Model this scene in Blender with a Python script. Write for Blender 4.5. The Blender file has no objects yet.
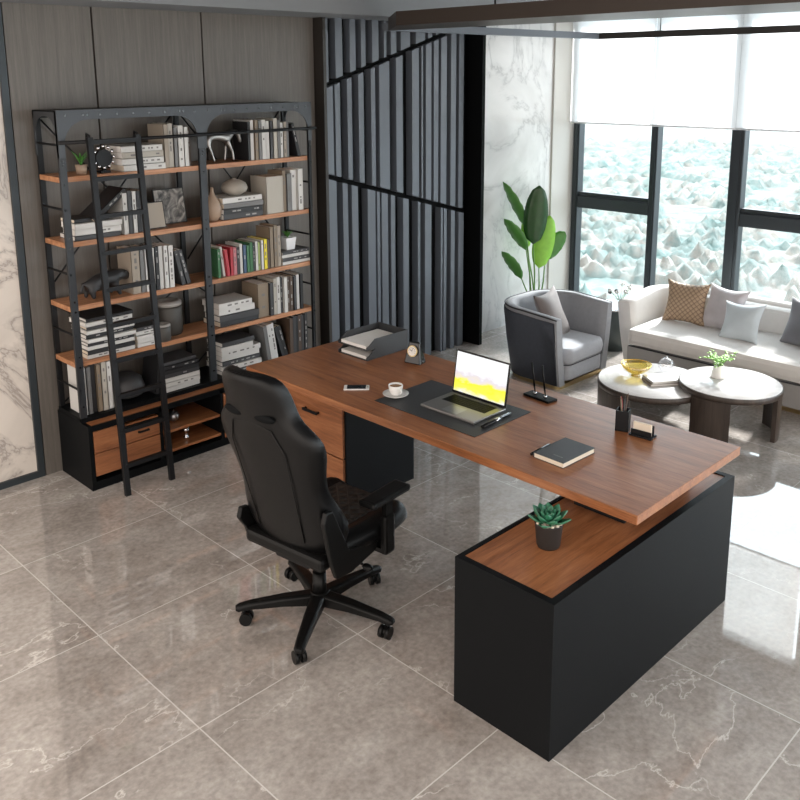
import bpy, bmesh, math, random
from mathutils import Vector, Matrix, Quaternion
PI = math.pi
C = bpy.context.scene.collection
R = math.radians
# ------------------------------------------------------------------ materials
def nt(name):
    m = bpy.data.materials.new(name); m.use_nodes = True
    t = m.node_tree; b = t.nodes['Principled BSDF']
    return m, t, b
def plain(name, col, rough=.5, metal=0., spec=.5, bump=0., bscale=200., sheen=0., coat=0., var=0., vscale=4.):
    m, t, b = nt(name)
    b.inputs['Base Color'].default_value = (*col, 1); b.inputs['Roughness'].default_value = rough
    b.inputs['Metallic'].default_value = metal; b.inputs['Specular IOR Level'].default_value = spec
    b.inputs['Coat Weight'].default_value = coat; b.inputs['Sheen Weight'].default_value = sheen
    tc = t.nodes.new('ShaderNodeTexCoord')
    n = t.nodes.new('ShaderNodeTexNoise'); n.inputs['Scale'].default_value = vscale; n.inputs['Detail'].default_value = 4
    t.links.new(tc.outputs['Object'], n.inputs['Vector'])
    if var > 0:
        mx = t.nodes.new('ShaderNodeMix'); mx.data_type = 'RGBA'
        mx.inputs[6].default_value = (*[c*(1-var) for c in col], 1); mx.inputs[7].default_value = (*[min(1, c*(1+var)) for c in col], 1)
        t.links.new(n.outputs['Fac'], mx.inputs[0]); t.links.new(mx.outputs[2], b.inputs['Base Color'])
    if bump > 0:
        n2 = t.nodes.new('ShaderNodeTexNoise'); n2.inputs['Scale'].default_value = bscale; n2.inputs['Detail'].default_value = 3
        t.links.new(tc.outputs['Object'], n2.inputs['Vector'])
        bp = t.nodes.new('ShaderNodeBump'); bp.inputs['Strength'].default_value = bump; bp.inputs['Distance'].default_value = .002
        t.links.new(n2.outputs['Fac'], bp.inputs['Height']); t.links.new(bp.outputs['Normal'], b.inputs['Normal'])
    return m
def ramp(t, stops):
    r = t.nodes.new('ShaderNodeValToRGB'); e = r.color_ramp.elements
    while len(e) < len(stops): e.new(.5)
    for i, (p, c) in enumerate(stops): e[i].position = p; e[i].color = (*c, 1)
    return r
def wood(name, dark, mid, light, axis='y', rough=.35, plank=0.0, stretch=14.):
    """grain running along `axis`; plank = board width across the grain"""
    m, t, b = nt(name); L = t.links.new
    tc = t.nodes.new('ShaderNodeTexCoord')
    mp = t.nodes.new('ShaderNodeMapping')
    sc = {'x': (1, stretch, stretch), 'y': (stretch, 1, stretch), 'z': (stretch, stretch, 1)}[axis]
    mp.inputs['Scale'].default_value = sc
    vec = tc.outputs['Object']
    if plank > 0:
        sx = t.nodes.new('ShaderNodeSeparateXYZ'); L(vec, sx.inputs[0])
        k = {'x': 1, 'y': 0, 'z': 0}[axis]
        d = t.nodes.new('ShaderNodeMath'); d.operation = 'DIVIDE'; d.inputs[1].default_value = plank; L(sx.outputs[k], d.inputs[0])
        fl = t.nodes.new('ShaderNodeMath'); fl.operation = 'FLOOR'; L(d.outputs[0], fl.inputs[0])
        wn = t.nodes.new('ShaderNodeTexWhiteNoise'); wn.noise_dimensions = '1D'; L(fl.outputs[0], wn.inputs['W'])
        ml = t.nodes.new('ShaderNodeVectorMath'); ml.operation = 'SCALE'; ml.inputs['Scale'].default_value = 7; L(wn.outputs['Color'], ml.inputs[0])
        ad = t.nodes.new('ShaderNodeVectorMath'); ad.operation = 'ADD'; L(vec, ad.inputs[0]); L(ml.outputs[0], ad.inputs[1])
        vec = ad.outputs[0]
    L(vec, mp.inputs['Vector'])
    n1 = t.nodes.new('ShaderNodeTexNoise'); n1.inputs['Scale'].default_value = 2.2; n1.inputs['Detail'].default_value = 8; n1.inputs['Roughness'].default_value = .62; n1.inputs['Distortion'].default_value = .5
    L(mp.outputs[0], n1.inputs['Vector'])
    n2 = t.nodes.new('ShaderNodeTexNoise'); n2.inputs['Scale'].default_value = 16; n2.inputs['Detail'].default_value = 3
    L(mp.outputs[0], n2.inputs['Vector'])
    mm = t.nodes.new('ShaderNodeMix'); mm.inputs[0].default_value = .3; L(n1.outputs['Fac'], mm.inputs[2]); L(n2.outputs['Fac'], mm.inputs[3])
    r = ramp(t, [(.3, dark), (.5, mid), (.7, light)]); L(mm.outputs[0], r.inputs[0])
    L(r.outputs[0], b.inputs['Base Color']); b.inputs['Roughness'].default_value = rough
    bp = t.nodes.new('ShaderNodeBump'); bp.inputs['Strength'].default_value = .15; bp.inputs['Distance'].default_value = .001
    L(mm.outputs[0], bp.inputs['Height']); L(bp.outputs[0], b.inputs['Normal'])
    return m
WD = ((.13, .043, .016), (.30, .113, .044), (.43, .19, .083))
M = {}
M['walnut_y'] = wood('walnut_y', *WD, 'y', .33, .11)
M['walnut_x'] = wood('walnut_x', *WD, 'x', .33)
M['walnut_drawer'] = wood('walnut_drawer', (.14, .05, .02), (.28, .105, .042), (.40, .17, .075), 'x', .4)
M['walnut_drawer_y'] = wood('walnut_drawer_y', (.14, .05, .02), (.28, .105, .042), (.40, .17, .075), 'y', .4)
M['shelf_wood'] = wood('shelf_wood', (.22, .09, .04), (.42, .19, .09), (.6, .32, .17), 'x', .4)
M['panel_wood'] = wood('panel_wood', (.085, .075, .066), (.118, .105, .092), (.155, .138, .123), 'z', .42, 0, 30)
M['smoked_oak'] = wood('smoked_oak', (.02, .014, .011), (.045, .032, .025), (.075, .055, .043), 'z', .4)
M['black_board'] = plain('black_board', (.0045, .0052, .006), .45, spec=.09, bump=.25, bscale=500)
M['black_metal'] = plain('black_metal', (.009, .0095, .011), .45, .2, spec=.3)
M['grey_metal'] = plain('grey_metal', (.05, .054, .06), .42, .4, bump=.2, bscale=60, var=.2)
M['post_metal'] = plain('post_metal', (.024, .026, .03), .42, .3)
M['black_plastic'] = plain('black_plastic', (.004, .004, .004), .38, spec=.2)
M['black_gloss'] = plain('black_gloss', (.008, .008, .009), .12)
M['leather'] = plain('leather', (.0028, .0028, .003), .33, spec=.24, bump=.35, bscale=350)
M['slat'] = plain('slat', (.12, .137, .16), .38, .1)
M['slat_back'] = plain('slat_back', (.003, .0035, .004), .6, spec=.08)
M['dark_panel'] = plain('dark_panel', (.022, .018, .015), .45)
M['ceiling'] = plain('ceiling', (.22, .235, .25), .7)
M['brown_metal'] = plain('brown_metal', (.045, .033, .026), .45, .3)
M['frame_metal'] = plain('frame_metal', (.03, .038, .044), .4, .3)
M['chrome'] = plain('chrome', (.75, .75, .77), .14, 1.)
M['gold'] = plain('gold', (.75, .5, .12), .18, 1.)
M['brass'] = plain('brass', (.55, .42, .22), .3, 1.)
M['silver'] = plain('silver', (.42, .42, .43), .32, .9)
M['dark_silver'] = plain('dark_silver', (.3, .29, .28), .35, .9)
M['dark_iron'] = plain('dark_iron', (.03, .03, .032), .4, .3)
M['alu'] = plain('alu', (.32, .31, .3), .35, .8)
M['porcelain'] = plain('porcelain', (.82, .81, .79), .2)
M['coffee'] = plain('coffee', (.3, .14, .05), .2)
M['paper'] = plain('paper', (.8, .78, .75), .8)
M['cream_paper'] = plain('cream_paper', (.75, .66, .54), .8)
M['mat_leather'] = plain('mat_leather', (.035, .037, .04), .5, bump=.3, bscale=400)
M['stone_vase'] = plain('stone_vase', (.33, .3, .26), .6, var=.2, vscale=12)
M['brown_vase'] = plain('brown_vase', (.36, .26, .19), .5, var=.25, vscale=8)
M['taupe_jar'] = plain('taupe_jar', (.045, .04, .034), .5)
M['taupe_cap'] = plain('taupe_cap', (.3, .28, .26), .4)
M['grey_fabric'] = plain('grey_fabric', (.27, .28, .3), .9, bump=.5, bscale=600, sheen=.3, var=.12, vscale=30)
M['seat_fabric'] = plain('seat_fabric', (.36, .37, .4), .9, bump=.5, bscale=600, sheen=.3, var=.1, vscale=30)
M['navy_fabric'] = plain('navy_fabric', (.05, .058, .075), .85, bump=.5, bscale=600, var=.2, vscale=40)
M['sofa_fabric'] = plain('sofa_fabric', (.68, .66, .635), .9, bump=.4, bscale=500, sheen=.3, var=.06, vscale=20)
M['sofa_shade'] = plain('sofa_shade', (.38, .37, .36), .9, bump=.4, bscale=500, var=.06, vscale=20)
M['piping'] = plain('piping', (.03, .03, .035), .7)
M['taupe_cushion'] = plain('taupe_cushion', (.1, .078, .072), .7, bump=.3, bscale=300, sheen=.4, var=.15, vscale=6)
M['slate_cushion'] = plain('slate_cushion', (.14, .145, .165), .6, sheen=.5, var=.3, vscale=7)
M['cloud_cushion'] = plain('cloud_cushion', (.5, .47, .49), .6, sheen=.4, var=.35, vscale=7)
M['ice_cushion'] = plain('ice_cushion', (.5, .56, .6), .5, sheen=.4, var=.15, vscale=8)
M['green_dark'] = plain('green_dark', (.014, .06, .012), .28, var=.3, vscale=15)
M['green_mid'] = plain('green_mid', (.06, .2, .035), .4, var=.3, vscale=15)
M['green_light'] = plain('green_light', (.23, .5, .05), .4, var=.25, vscale=15)
M['stem'] = plain('stem', (.12, .25, .06), .5)
M['succulent'] = plain('succulent', (.03, .16, .085), .35, var=.3, vscale=40)
M['succulent_edge'] = plain('succulent_edge', (.35, .5, .35), .5)
M['pebble'] = plain('pebble', (.6, .52, .42), .6, var=.2, vscale=60)
M['plant_pot'] = plain('plant_pot', (.018, .016, .015), .55)
M['white_pot'] = plain('white_pot', (.75, .76, .78), .4)
M['green_side'] = plain('green_side', (.075, .09, .088), .4)
M['white_wall'] = plain('white_wall', (.5, .49, .46), .6)
M['rug_white'] = plain('rug_white', (.62, .62, .61), .95, bump=.4, bscale=200)
for k, c in dict(white=(.6, .59, .57), cream=(.42, .39, .34), grey=(.16, .16, .16), charcoal=(.045, .045, .048), black=(.014, .014, .016), tan=(.22, .17, .12),
                 brown=(.085, .055, .038), red=(.42, .035, .05), green=(.05, .16, .07), yellow=(.75, .62, .03), pink=(.5, .18, .2), blue=(.05, .09, .16), ink=(.16, .15, .145), ink_light=(.32, .31, .3), lime=(.35, .42, .15), beige=(.34, .29, .235)).items():
    M['b_'+k] = plain('b_'+k, c, .5)

# polished stone floor tiles, 0.8 m grid
def floor_mat():
    m, t, b = nt('polished_tile'); L = t.links.new; N = t.nodes.new
    tc = N('ShaderNodeTexCoord'); sx = N('ShaderNodeSeparateXYZ'); L(tc.outputs['Object'], sx.inputs[0])
    def math_(op, a, v=None, w=None):
        n = N('ShaderNodeMath'); n.operation = op
        L(a, n.inputs[0])
        if v is not None:
            if isinstance(v, (int, float)): n.inputs[1].default_value = v
            else: L(v, n.inputs[1])
        return n.outputs[0]
    ids = []; edges = []
    for k, off in ((0, 1.505), (1, .98)):
        a = math_('SUBTRACT', sx.outputs[k], off); a = math_('DIVIDE', a, .8)
        ids.append(math_('FLOOR', a)); f = math_('FRACT', a)
        f2 = math_('SUBTRACT', f, .5); f2 = math_('ABSOLUTE', f2)
        edges.append(math_('GREATER_THAN', f2, .5-.0032))
    grout = math_('MAXIMUM', edges[0], edges[1])
    cb = N('ShaderNodeCombineXYZ'); L(ids[0], cb.inputs[0]); L(ids[1], cb.inputs[1])
    wn = N('ShaderNodeTexWhiteNoise'); L(cb.outputs[0], wn.inputs['Vector'])
    sc = N('ShaderNodeVectorMath'); sc.operation = 'SCALE'; sc.inputs['Scale'].default_value = 9; L(wn.outputs['Color'], sc.inputs[0])
    ad = N('ShaderNodeVectorMath'); ad.operation = 'ADD'; L(tc.outputs['Object'], ad.inputs[0]); L(sc.outputs[0], ad.inputs[1])
    v = ad.outputs[0]
    mp = N('ShaderNodeMapping'); mp.inputs['Rotation'].default_value = (0, 0, .6); mp.inputs['Scale'].default_value = (1, 1.35, 1); L(v, mp.inputs[0])
    n1 = N('ShaderNodeTexNoise'); n1.inputs['Scale'].default_value = 2.6; n1.inputs['Detail'].default_value = 12; n1.inputs['Roughness'].default_value = .74; n1.inputs['Distortion'].default_value = .3; L(mp.outputs[0], n1.inputs['Vector'])
    r1 = ramp(t, [(.3, (.27, .235, .21)), (.5, (.385, .347, .318)), (.72, (.50, .465, .43))]); L(n1.outputs['Fac'], r1.inputs[0])
    # fine speckle
    n3 = N('ShaderNodeTexNoise'); n3.inputs['Scale'].default_value = 45; n3.inputs['Detail'].default_value = 4; L(v, n3.inputs['Vector'])
    m0 = N('ShaderNodeMix'); m0.data_type = 'RGBA'; m0.blend_type = 'OVERLAY'; m0.inputs[0].default_value = .55; L(r1.outputs[0], m0.inputs[6]); L(n3.outputs['Color'], m0.inputs[7])
    bw = N('ShaderNodeRGBToBW'); L(n3.outputs['Color'], bw.inputs[0]); L(bw.outputs[0], m0.inputs[7])
    # cracks
    n2 = N('ShaderNodeTexNoise'); n2.inputs['Scale'].default_value = 1.6; n2.inputs['Detail'].default_value = 9; n2.inputs['Roughness'].default_value = .55; n2.inputs['Distortion'].default_value = .25; L(mp.outputs[0], n2.inputs['Vector'])
    d = math_('SUBTRACT', n2.outputs['Fac'], .5); d = math_('ABSOLUTE', d)
    r2 = ramp(t, [(0., (1, 1, 1)), (.0025, (.5, .5, .5)), (.0055, (0, 0, 0))]); L(d, r2.inputs[0])
    n4 = N('ShaderNodeTexNoise'); n4.inputs['Scale'].default_value = 1.7; L(v, n4.inputs['Vector'])
    g = math_('SUBTRACT', n4.outputs['Fac'], .5); g = math_('ADD', g, .04); g = math_('MULTIPLY', g, 9.); 
    gc = N('ShaderNodeClamp'); L(g, gc.inputs[0])
    cr = math_('MULTIPLY', r2.outputs[0], gc.outputs[0])
    cr = math_('MULTIPLY', cr, .95)
    m1 = N('ShaderNodeMix'); m1.data_type = 'RGBA'; L(cr, m1.inputs[0]); L(m0.outputs[2], m1.inputs[6]); m1.inputs[7].default_value = (.7, .66, .62, 1)
    m2 = N('ShaderNodeMix'); m2.data_type = 'RGBA'; L(grout, m2.inputs[0]); L(m1.outputs[2], m2.inputs[6]); m2.inputs[7].default_value = (.66, .63, .6, 1)
    L(m2.outputs[2], b.inputs['Base Color'])
    b.inputs['Roughness'].default_value = .022; b.inputs['IOR'].default_value = 2.15
    return m
M['floor'] = floor_mat()
def marble(name, base, dark, scale=1.2):
    m, t, b = nt(name); L = t.links.new; N = t.nodes.new
    tc = N('ShaderNodeTexCoord')
    n0 = N('ShaderNodeTexNoise'); n0.inputs['Scale'].default_value = scale*1.2; n0.inputs['Detail'].default_value = 8; n0.inputs['Distortion'].default_value = 1.; L(tc.outputs['Object'], n0.inputs['Vector'])
    r0 = ramp(t, [(.3, tuple(c*.72 for c in base)), (.55, base), (.8, tuple(min(1, c*1.15) for c in base))]); L(n0.outputs['Fac'], r0.inputs[0])
    n = N('ShaderNodeTexNoise'); n.inputs['Scale'].default_value = scale; n.inputs['Detail'].default_value = 10; n.inputs['Roughness'].default_value = .6; n.inputs['Distortion'].default_value = 2.; L(tc.outputs['Object'], n.inputs['Vector'])
    a = N('ShaderNodeMath'); a.operation = 'SUBTRACT'; a.inputs[1].default_value = .5; L(n.outputs['Fac'], a.inputs[0])
    a2 = N('ShaderNodeMath'); a2.operation = 'ABSOLUTE'; L(a.outputs[0], a2.inputs[0])
    r = ramp(t, [(0, (.8, .8, .8)), (.012, (.3, .3, .3)), (.05, (0, 0, 0))]); L(a2.outputs[0], r.inputs[0])
    mx = N('ShaderNodeMix'); mx.data_type = 'RGBA'; L(r.outputs[0], mx.inputs[0]); L(r0.outputs[0], mx.inputs[6]); mx.inputs[7].default_value = (*dark, 1)
    L(mx.outputs[2], b.inputs['Base Color']); b.inputs['Roughness'].default_value = .15
    return m
M['marble_left'] = marble('marble_left', (.66, .6, .54), (.26, .22, .2), .9)
M['marble_right'] = marble('marble_right', (.66, .66, .65), (.38, .38, .38), .9)
M['table_marble'] = marble('table_marble', (.84, .83, .82), (.66, .65, .64), 2.)
def quilt_mat(name, c1, c2, scale, rough=.6):
    m, t, b = nt(name); L = t.links.new; N = t.nodes.new
    tc = N('ShaderNodeTexCoord'); mp = N('ShaderNodeMapping'); mp.inputs['Rotation'].default_value = (0, 0, PI/4); mp.inputs['Scale'].default_value = (scale, scale, scale); L(tc.outputs['Object'], mp.inputs[0])
    ck = N('ShaderNodeSeparateXYZ'); L(mp.outputs[0], ck.inputs[0])
    hs = []
    for k in (0, 1):
        f = N('ShaderNodeMath'); f.operation = 'FRACT'; L(ck.outputs[k], f.inputs[0])
        s = N('ShaderNodeMath'); s.operation = 'SUBTRACT'; s.inputs[1].default_value = .5; L(f.outputs[0], s.inputs[0])
        a = N('ShaderNodeMath'); a.operation = 'ABSOLUTE'; L(s.outputs[0], a.inputs[0]); hs.append(a.outputs[0])
    mxx = N('ShaderNodeMath'); mxx.operation = 'MAXIMUM'; L(hs[0], mxx.inputs[0]); L(hs[1], mxx.inputs[1])
    r = ramp(t, [(.0, c2), (.36, c2), (.46, c1)]); L(mxx.outputs[0], r.inputs[0]); L(r.outputs[0], b.inputs['Base Color'])
    inv = N('ShaderNodeMath'); inv.operation = 'SUBTRACT'; inv.inputs[0].default_value = .5; L(mxx.outputs[0], inv.inputs[1])
    bp = N('ShaderNodeBump'); bp.inputs['Strength'].default_value = .8; bp.inputs['Distance'].default_value = .01; L(inv.outputs[0], bp.inputs['Height']); L(bp.outputs[0], b.inputs['Normal'])
    b.inputs['Roughness'].default_value = rough
    return m
M['quilt_tan'] = quilt_mat('quilt_tan', (.17, .11, .07), (.42, .3, .2), 34)
M['quilt_black'] = quilt_mat('quilt_black', (.03, .027, .022), (.012, .012, .012), 22, .38)
# glass that lets daylight through
def glass(name, tint=(1, 1, 1), fac=.08):
    m = bpy.data.materials.new(name); m.use_nodes = True; t = m.node_tree
    for n in list(t.nodes): t.nodes.remove(n)
    o = t.nodes.new('ShaderNodeOutputMaterial'); a = t.nodes.new('ShaderNodeBsdfTransparent'); g = t.nodes.new('ShaderNodeBsdfGlossy'); g.inputs['Roughness'].default_value = .02
    a.inputs['Color'].default_value = (*tint, 1); x = t.nodes.new('ShaderNodeMixShader'); x.inputs[0].default_value = fac
    t.links.new(a.outputs[0], x.inputs[1]); t.links.new(g.outputs[0], x.inputs[2]); t.links.new(x.outputs[0], o.inputs[0])
    return m
M['pane'] = glass('pane', (.97, .99, 1), .05)
M['amber_glass'] = glass('amber_glass', (.92, .8, .35), .25)
M['clear_glass'] = glass('clear_glass', (.93, .93, .95), .25)
def blind_mat():
    m = bpy.data.materials.new('sheer_blind'); m.use_nodes = True; t = m.node_tree
    for n in list(t.nodes): t.nodes.remove(n)
    o = t.nodes.new('ShaderNodeOutputMaterial'); a = t.nodes.new('ShaderNodeBsdfTranslucent'); g = t.nodes.new('ShaderNodeBsdfDiffuse'); z = t.nodes.new('ShaderNodeBsdfTransparent')
    a.inputs['Color'].default_value = (.95, .95, .95, 1); g.inputs['Color'].default_value = (.9, .9, .9, 1)
    x = t.nodes.new('ShaderNodeMixShader'); x.inputs[0].default_value = .3; y = t.nodes.new('ShaderNodeMixShader'); y.inputs[0].default_value = .12
    L = t.links.new; L(a.outputs[0], x.inputs[1]); L(g.outputs[0], x.inputs[2]); L(x.outputs[0], y.inputs[1]); L(z.outputs[0], y.inputs[2]); L(y.outputs[0], o.inputs[0])
    return m
M['blind'] = blind_mat()
def screen_mat():
    m, t, b = nt('laptop_screen'); L = t.links.new; N = t.nodes.new
    tc = N('ShaderNodeTexCoord'); sx = N('ShaderNodeSeparateXYZ'); L(tc.outputs['Generated'], sx.inputs[0])
    n = N('ShaderNodeTexNoise'); n.inputs['Scale'].default_value = 5; n.inputs['Detail'].default_value = 6; L(tc.outputs['Generated'], n.inputs['Vector'])
    s = N('ShaderNodeMath'); s.operation = 'MULTIPLY_ADD'; s.inputs[1].default_value = .45; L(n.outputs['Fac'], s.inputs[0]); L(sx.outputs[2], s.inputs[2])
    r = ramp(t, [(.2, (.85, .85, .9)), (.33, (.9, .85, .1)), (.5, (.95, .9, .02)), (.6, (.8, .72, .62)), (.68, (.75, .7, .75)), (.78, (.92, .93, .96)), (1., (.95, .97, 1))]); L(s.outputs[0], r.inputs[0])
    b.inputs['Base Color'].default_value = (.02, .02, .02, 1); L(r.outputs[0], b.inputs['Emission Color']); b.inputs['Emission Strength'].default_value = .82; b.inputs['Roughness'].default_value = .15
    return m
M['screen'] = screen_mat()
def picture_mat():
    m, t, b = nt('abstract_print'); L = t.links.new; N = t.nodes.new
    tc = N('ShaderNodeTexCoord'); n = N('ShaderNodeTexNoise'); n.inputs['Scale'].default_value = 9; n.inputs['Detail'].default_value = 8; n.inputs['Distortion'].default_value = 3.; L(tc.outputs['Object'], n.inputs['Vector'])
    r = ramp(t, [(.35, (.03, .03, .03)), (.5, (.16, .15, .14)), (.7, (.45, .42, .38))]); L(n.outputs['Fac'], r.inputs[0]); L(r.outputs[0], b.inputs['Base Color'])
    return m
M['print'] = picture_mat()

# ------------------------------------------------------------------ mesh helpers
class MB:
    def __init__(s): s.bm = bmesh.new()
    def _mi(s, fs, mi):
        for f in fs: f.material_index = mi
    def box(s, x0, x1, y0, y1, z0, z1, mi=0, bev=0., mat=None):
        r = bmesh.ops.create_cube(s.bm, size=1)
        vs = r['verts']
        for v in vs:
            v.co = Vector(((x0+x1)/2+v.co.x*(x1-x0), (y0+y1)/2+v.co.y*(y1-y0), (z0+z1)/2+v.co.z*(z1-z0)))
        fs = set(f for v in vs for f in v.link_faces); s._mi(fs, mi)
        if bev > 0:
            es = list(set(e for v in vs for e in v.link_edges))
            rr = bmesh.ops.bevel(s.bm, geom=es, offset=bev, segments=2, affect='EDGES', profile=.6)
            vs = list(set(v for f in rr['faces'] for v in f.verts) | set(v for v in vs if v.is_valid))
            s._mi([f for f in rr['faces']], mi)
        if mat is not None: bmesh.ops.transform(s.bm, matrix=mat, verts=[v for v in vs if v.is_valid])
        return s
    def cyl(s, a, b, r0, r1=None, n=16, mi=0, caps=True):
        a = Vector(a); b = Vector(b); r1 = r0 if r1 is None else r1
        d = (b-a); q = d.to_track_quat('Z', 'Y').to_matrix().to_4x4(); q.translation = (a+b)/2
        r = bmesh.ops.create_cone(s.bm, cap_ends=caps, segments=n, radius1=r0, radius2=r1, depth=d.length, matrix=q)
        fs = set(f for v in r['verts'] for f in v.link_faces); s._mi(fs, mi)
        for f in fs: f.smooth = len(f.verts) == 4
        return s
    def tube(s, pts, r, n=8, mi=0):
        pts = [Vector(p) for p in pts]; rings = []
        rs = r if isinstance(r, (list, tuple)) else [r]*len(pts)
        prev = None
        for i, p in enumerate(pts):
            d = (pts[min(i+1, len(pts)-1)]-pts[max(i-1, 0)]).normalized()
            u = d.orthogonal().normalized() if prev is None else (prev-d*prev.dot(d)).normalized()
            prev = u; w = d.cross(u)
            rings.append([s.bm.verts.new(p+(u*math.cos(2*PI*k/n)+w*math.sin(2*PI*k/n))*rs[i]) for k in range(n)])
        s.skin(rings, mi); 
        return s
    def skin(s, rings, mi=0, closed=True, caps=True, smooth=True):
        n = len(rings[0])
        for a, b in zip(rings, rings[1:]):
            for k in range(n if closed else n-1):
                f = s.bm.faces.new((a[k], a[(k+1) % n], b[(k+1) % n], b[k])); f.smooth = smooth; f.material_index = mi
        if caps and closed:
            f = s.bm.faces.new(rings[0][::-1]); f.material_index = mi
            f = s.bm.faces.new(rings[-1]); f.material_index = mi
        return s
    def lathe(s, prof, c=(0, 0, 0), n=32, mi=0, caps=True):
        c = Vector(c)
        rings = [[s.bm.verts.new(c+Vector((max(r, 1e-4)*math.cos(2*PI*k/n), max(r, 1e-4)*math.sin(2*PI*k/n), z))) for k in range(n)] for r, z in prof]
        s.skin(rings, mi, caps=caps); return s
    def sphere(s, c, r, sc=(1, 1, 1), mi=0, n=12):
        m = Matrix.Translation(Vector(c)) @ Matrix.Diagonal((*sc, 1))
        q = bmesh.ops.create_uvsphere(s.bm, u_segments=n, v_segments=max(6, n//2), radius=r, matrix=m)
        fs = set(f for v in q['verts'] for f in v.link_faces); s._mi(fs, mi)
        for f in fs: f.smooth = True
        return s
    def prism(s, poly, z0, z1, mi=0, plane='xy', smooth=False):
        f3 = {'xy': lambda p, h: (p[0], p[1], h), 'xz': lambda p, h: (p[0], h, p[1]), 'yz': lambda p, h: (h, p[0], p[1])}[plane]
        a = [s.bm.verts.new(f3(p, z0)) for p in poly]; b = [s.bm.verts.new(f3(p, z1)) for p in poly]
        s.skin([a, b], mi, smooth=smooth); return s
    def build(s, name, mats, parent=None, loc=(0, 0, 0), rot=(0, 0, 0), mods=(), smooth_angle=None):
        bmesh.ops.recalc_face_normals(s.bm, faces=s.bm.faces)
        me = bpy.data.meshes.new(name); s.bm.to_mesh(me); s.bm.free()
        for m in (mats if isinstance(mats, (list, tuple)) else [mats]): me.materials.append(M[m])
        o = bpy.data.objects.new(name, me); C.objects.link(o); o.parent = parent; o.location = loc; o.rotation_euler = rot
        for k in mods:
            if k[0] == 'bev': d = o.modifiers.new('b', 'BEVEL'); d.width = k[1]; d.segments = 2; d.limit_method = 'ANGLE'
            if k[0] == 'sub': d = o.modifiers.new('s', 'SUBSURF'); d.levels = d.render_levels = k[1]
        return o
def thing(name, label, cat, loc=(0, 0, 0), rz=0, group=None):
    o = bpy.data.objects.new(name, None); C.objects.link(o); o.location = loc; o.rotation_euler = (0, 0, rz); o.empty_display_size = .1
    return tag(o, label, cat, group)
def tag(o, label, cat, group=None, kind=None):
    o['label'] = label; o['category'] = cat
    if group: o['group'] = group
    if kind: o['kind'] = kind
    return o
def struct(o, label=None, cat=None):
    o['kind'] = 'structure'
    if label: o['label'] = label; o['category'] = cat
    return o
def boxo(name, mat, parent, *b, bev=0., mods=()):
    return MB().box(*b, bev=bev).build(name, mat, parent, mods=mods)

# ------------------------------------------------------------------ room
H = 3.0
WX = 7.6; BY = 5.13
struct(boxo('floor', 'floor', None, -3, WX, -5, BY+.1, -.1, 0), 'glossy beige grey stone tile floor with light grout lines', 'floor')
struct(boxo('ceiling', 'ceiling', None, .6, WX+.2, -2.5, BY+.1, H, H+.1), 'dark grey plain ceiling', 'ceiling')
w = boxo('wall_back', 'slat_back', None, 1.0, 5.94, BY, BY+.1, 0, H)
struct(w, 'grey wood panelled wall behind the bookcase', 'wall')
xs = [2.025, 2.545, 3.295, 4.235]
for i, (a, b) in enumerate(zip(xs, xs[1:])):
    boxo('wood_panel', 'panel_wood', w, a+.006, b-.006, BY-.03, BY, 0, 2.79)
struct(boxo('trim_1', 'dark_panel', None, 4.235, 4.262, 5.0, BY, 0, 2.79), 'dark vertical trim between wood panels and black slats', 'trim')
# marble slab to the left with its metal frame
struct(boxo('wall_left', 'marble_left', None, -.9, 1.985, BY-.012, BY+.05, .04, 2.9), 'cream veined marble wall slab at left edge', 'wall')
mb = MB().box(1.985, 2.025, BY-.03, BY, 0, 2.9).box(-.9, 1.985, BY-.03, BY, 0, .04)
struct(mb.build('trim_2', 'frame_metal'), 'dark metal frame around the left marble slab', 'trim')
# perimeter soffit
struct(boxo('trim_3', 'ceiling', None, .6, 5.94, 4.65, BY+.1, 2.79, H), 'lowered grey ceiling band along the back wall', 'trim')
# slatted feature wall in three bands cut by two slanting grooves
bands = {
 'mid': [4.271,4.336,4.356,4.405,4.477,4.522,4.591,4.643,4.721,4.764,4.809,4.917,4.992,5.065,5.171,5.249,5.281,5.299,5.332,5.398,5.428,5.483,5.513,5.585,5.638,5.702,5.74,5.798],
 'top': [4.274,4.3,4.369,4.437,4.511,4.568,4.624,4.67,4.739,4.805,4.863,4.889,4.938,4.998,5.047,5.151,5.216,5.323,5.361,5.405,5.45,5.51],
 'bot': [4.262,4.354,4.415,4.466,4.507,4.57,4.671,4.753,4.772,4.802,4.822,4.891,4.925,4.971,5.063,5.128,5.235,5.265,5.323,5.4,5.52,5.542,5.558,5.593,5.649,5.698,5.747,5.814]}
d1 = lambda x: 2.31+(x-4.27)*(.42/1.36)
d2 = lambda x: 1.67+(x-4.20)*(-.46/1.64)
mb = MB(); mb.box(4.262, 5.9, 5.09, BY, 0, 2.79, 1)
for band, l in bands.items():
    for a, b in zip(l[::2], l[1::2]):
        if band == 'mid': z = (d2(a)+.02, d2(b)+.02, d1(b)-.02, d1(a)-.02)
        elif band == 'top': z = (d1(a)+.02, d1(b)+.02, 2.79, 2.79)
        else: z = (0, 0, d2(b)-.02, d2(a)-.02)
        z = [min(q, 2.79) for q in z]
        if z[2]-z[1] < .01: continue
        mb.prism([(a, z[0]), (b, z[1]), (b, z[2]), (a, z[3])], 5.02, 5.09, 0, 'xz')
mb.prism([(4.262, d1(4.262)-.02), (5.7, min(2.79, d1(5.7)-.02)), (5.7, 2.79), (4.262, d1(4.262)+.02)][:2]+[(5.7, 2.78), (4.262, d1(4.262)+.005)], 5.07, 5.095, 1, 'xz')
struct(mb.build('wall_slats', ['slat', 'slat_back']), 'black slatted feature wall with slanting grooves', 'wall')
struct(boxo('trim_4', 'slat_back', None, 5.9, 5.94, 4.90, BY, 0, 2.79), 'black fin closing the slatted wall', 'trim')
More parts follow.
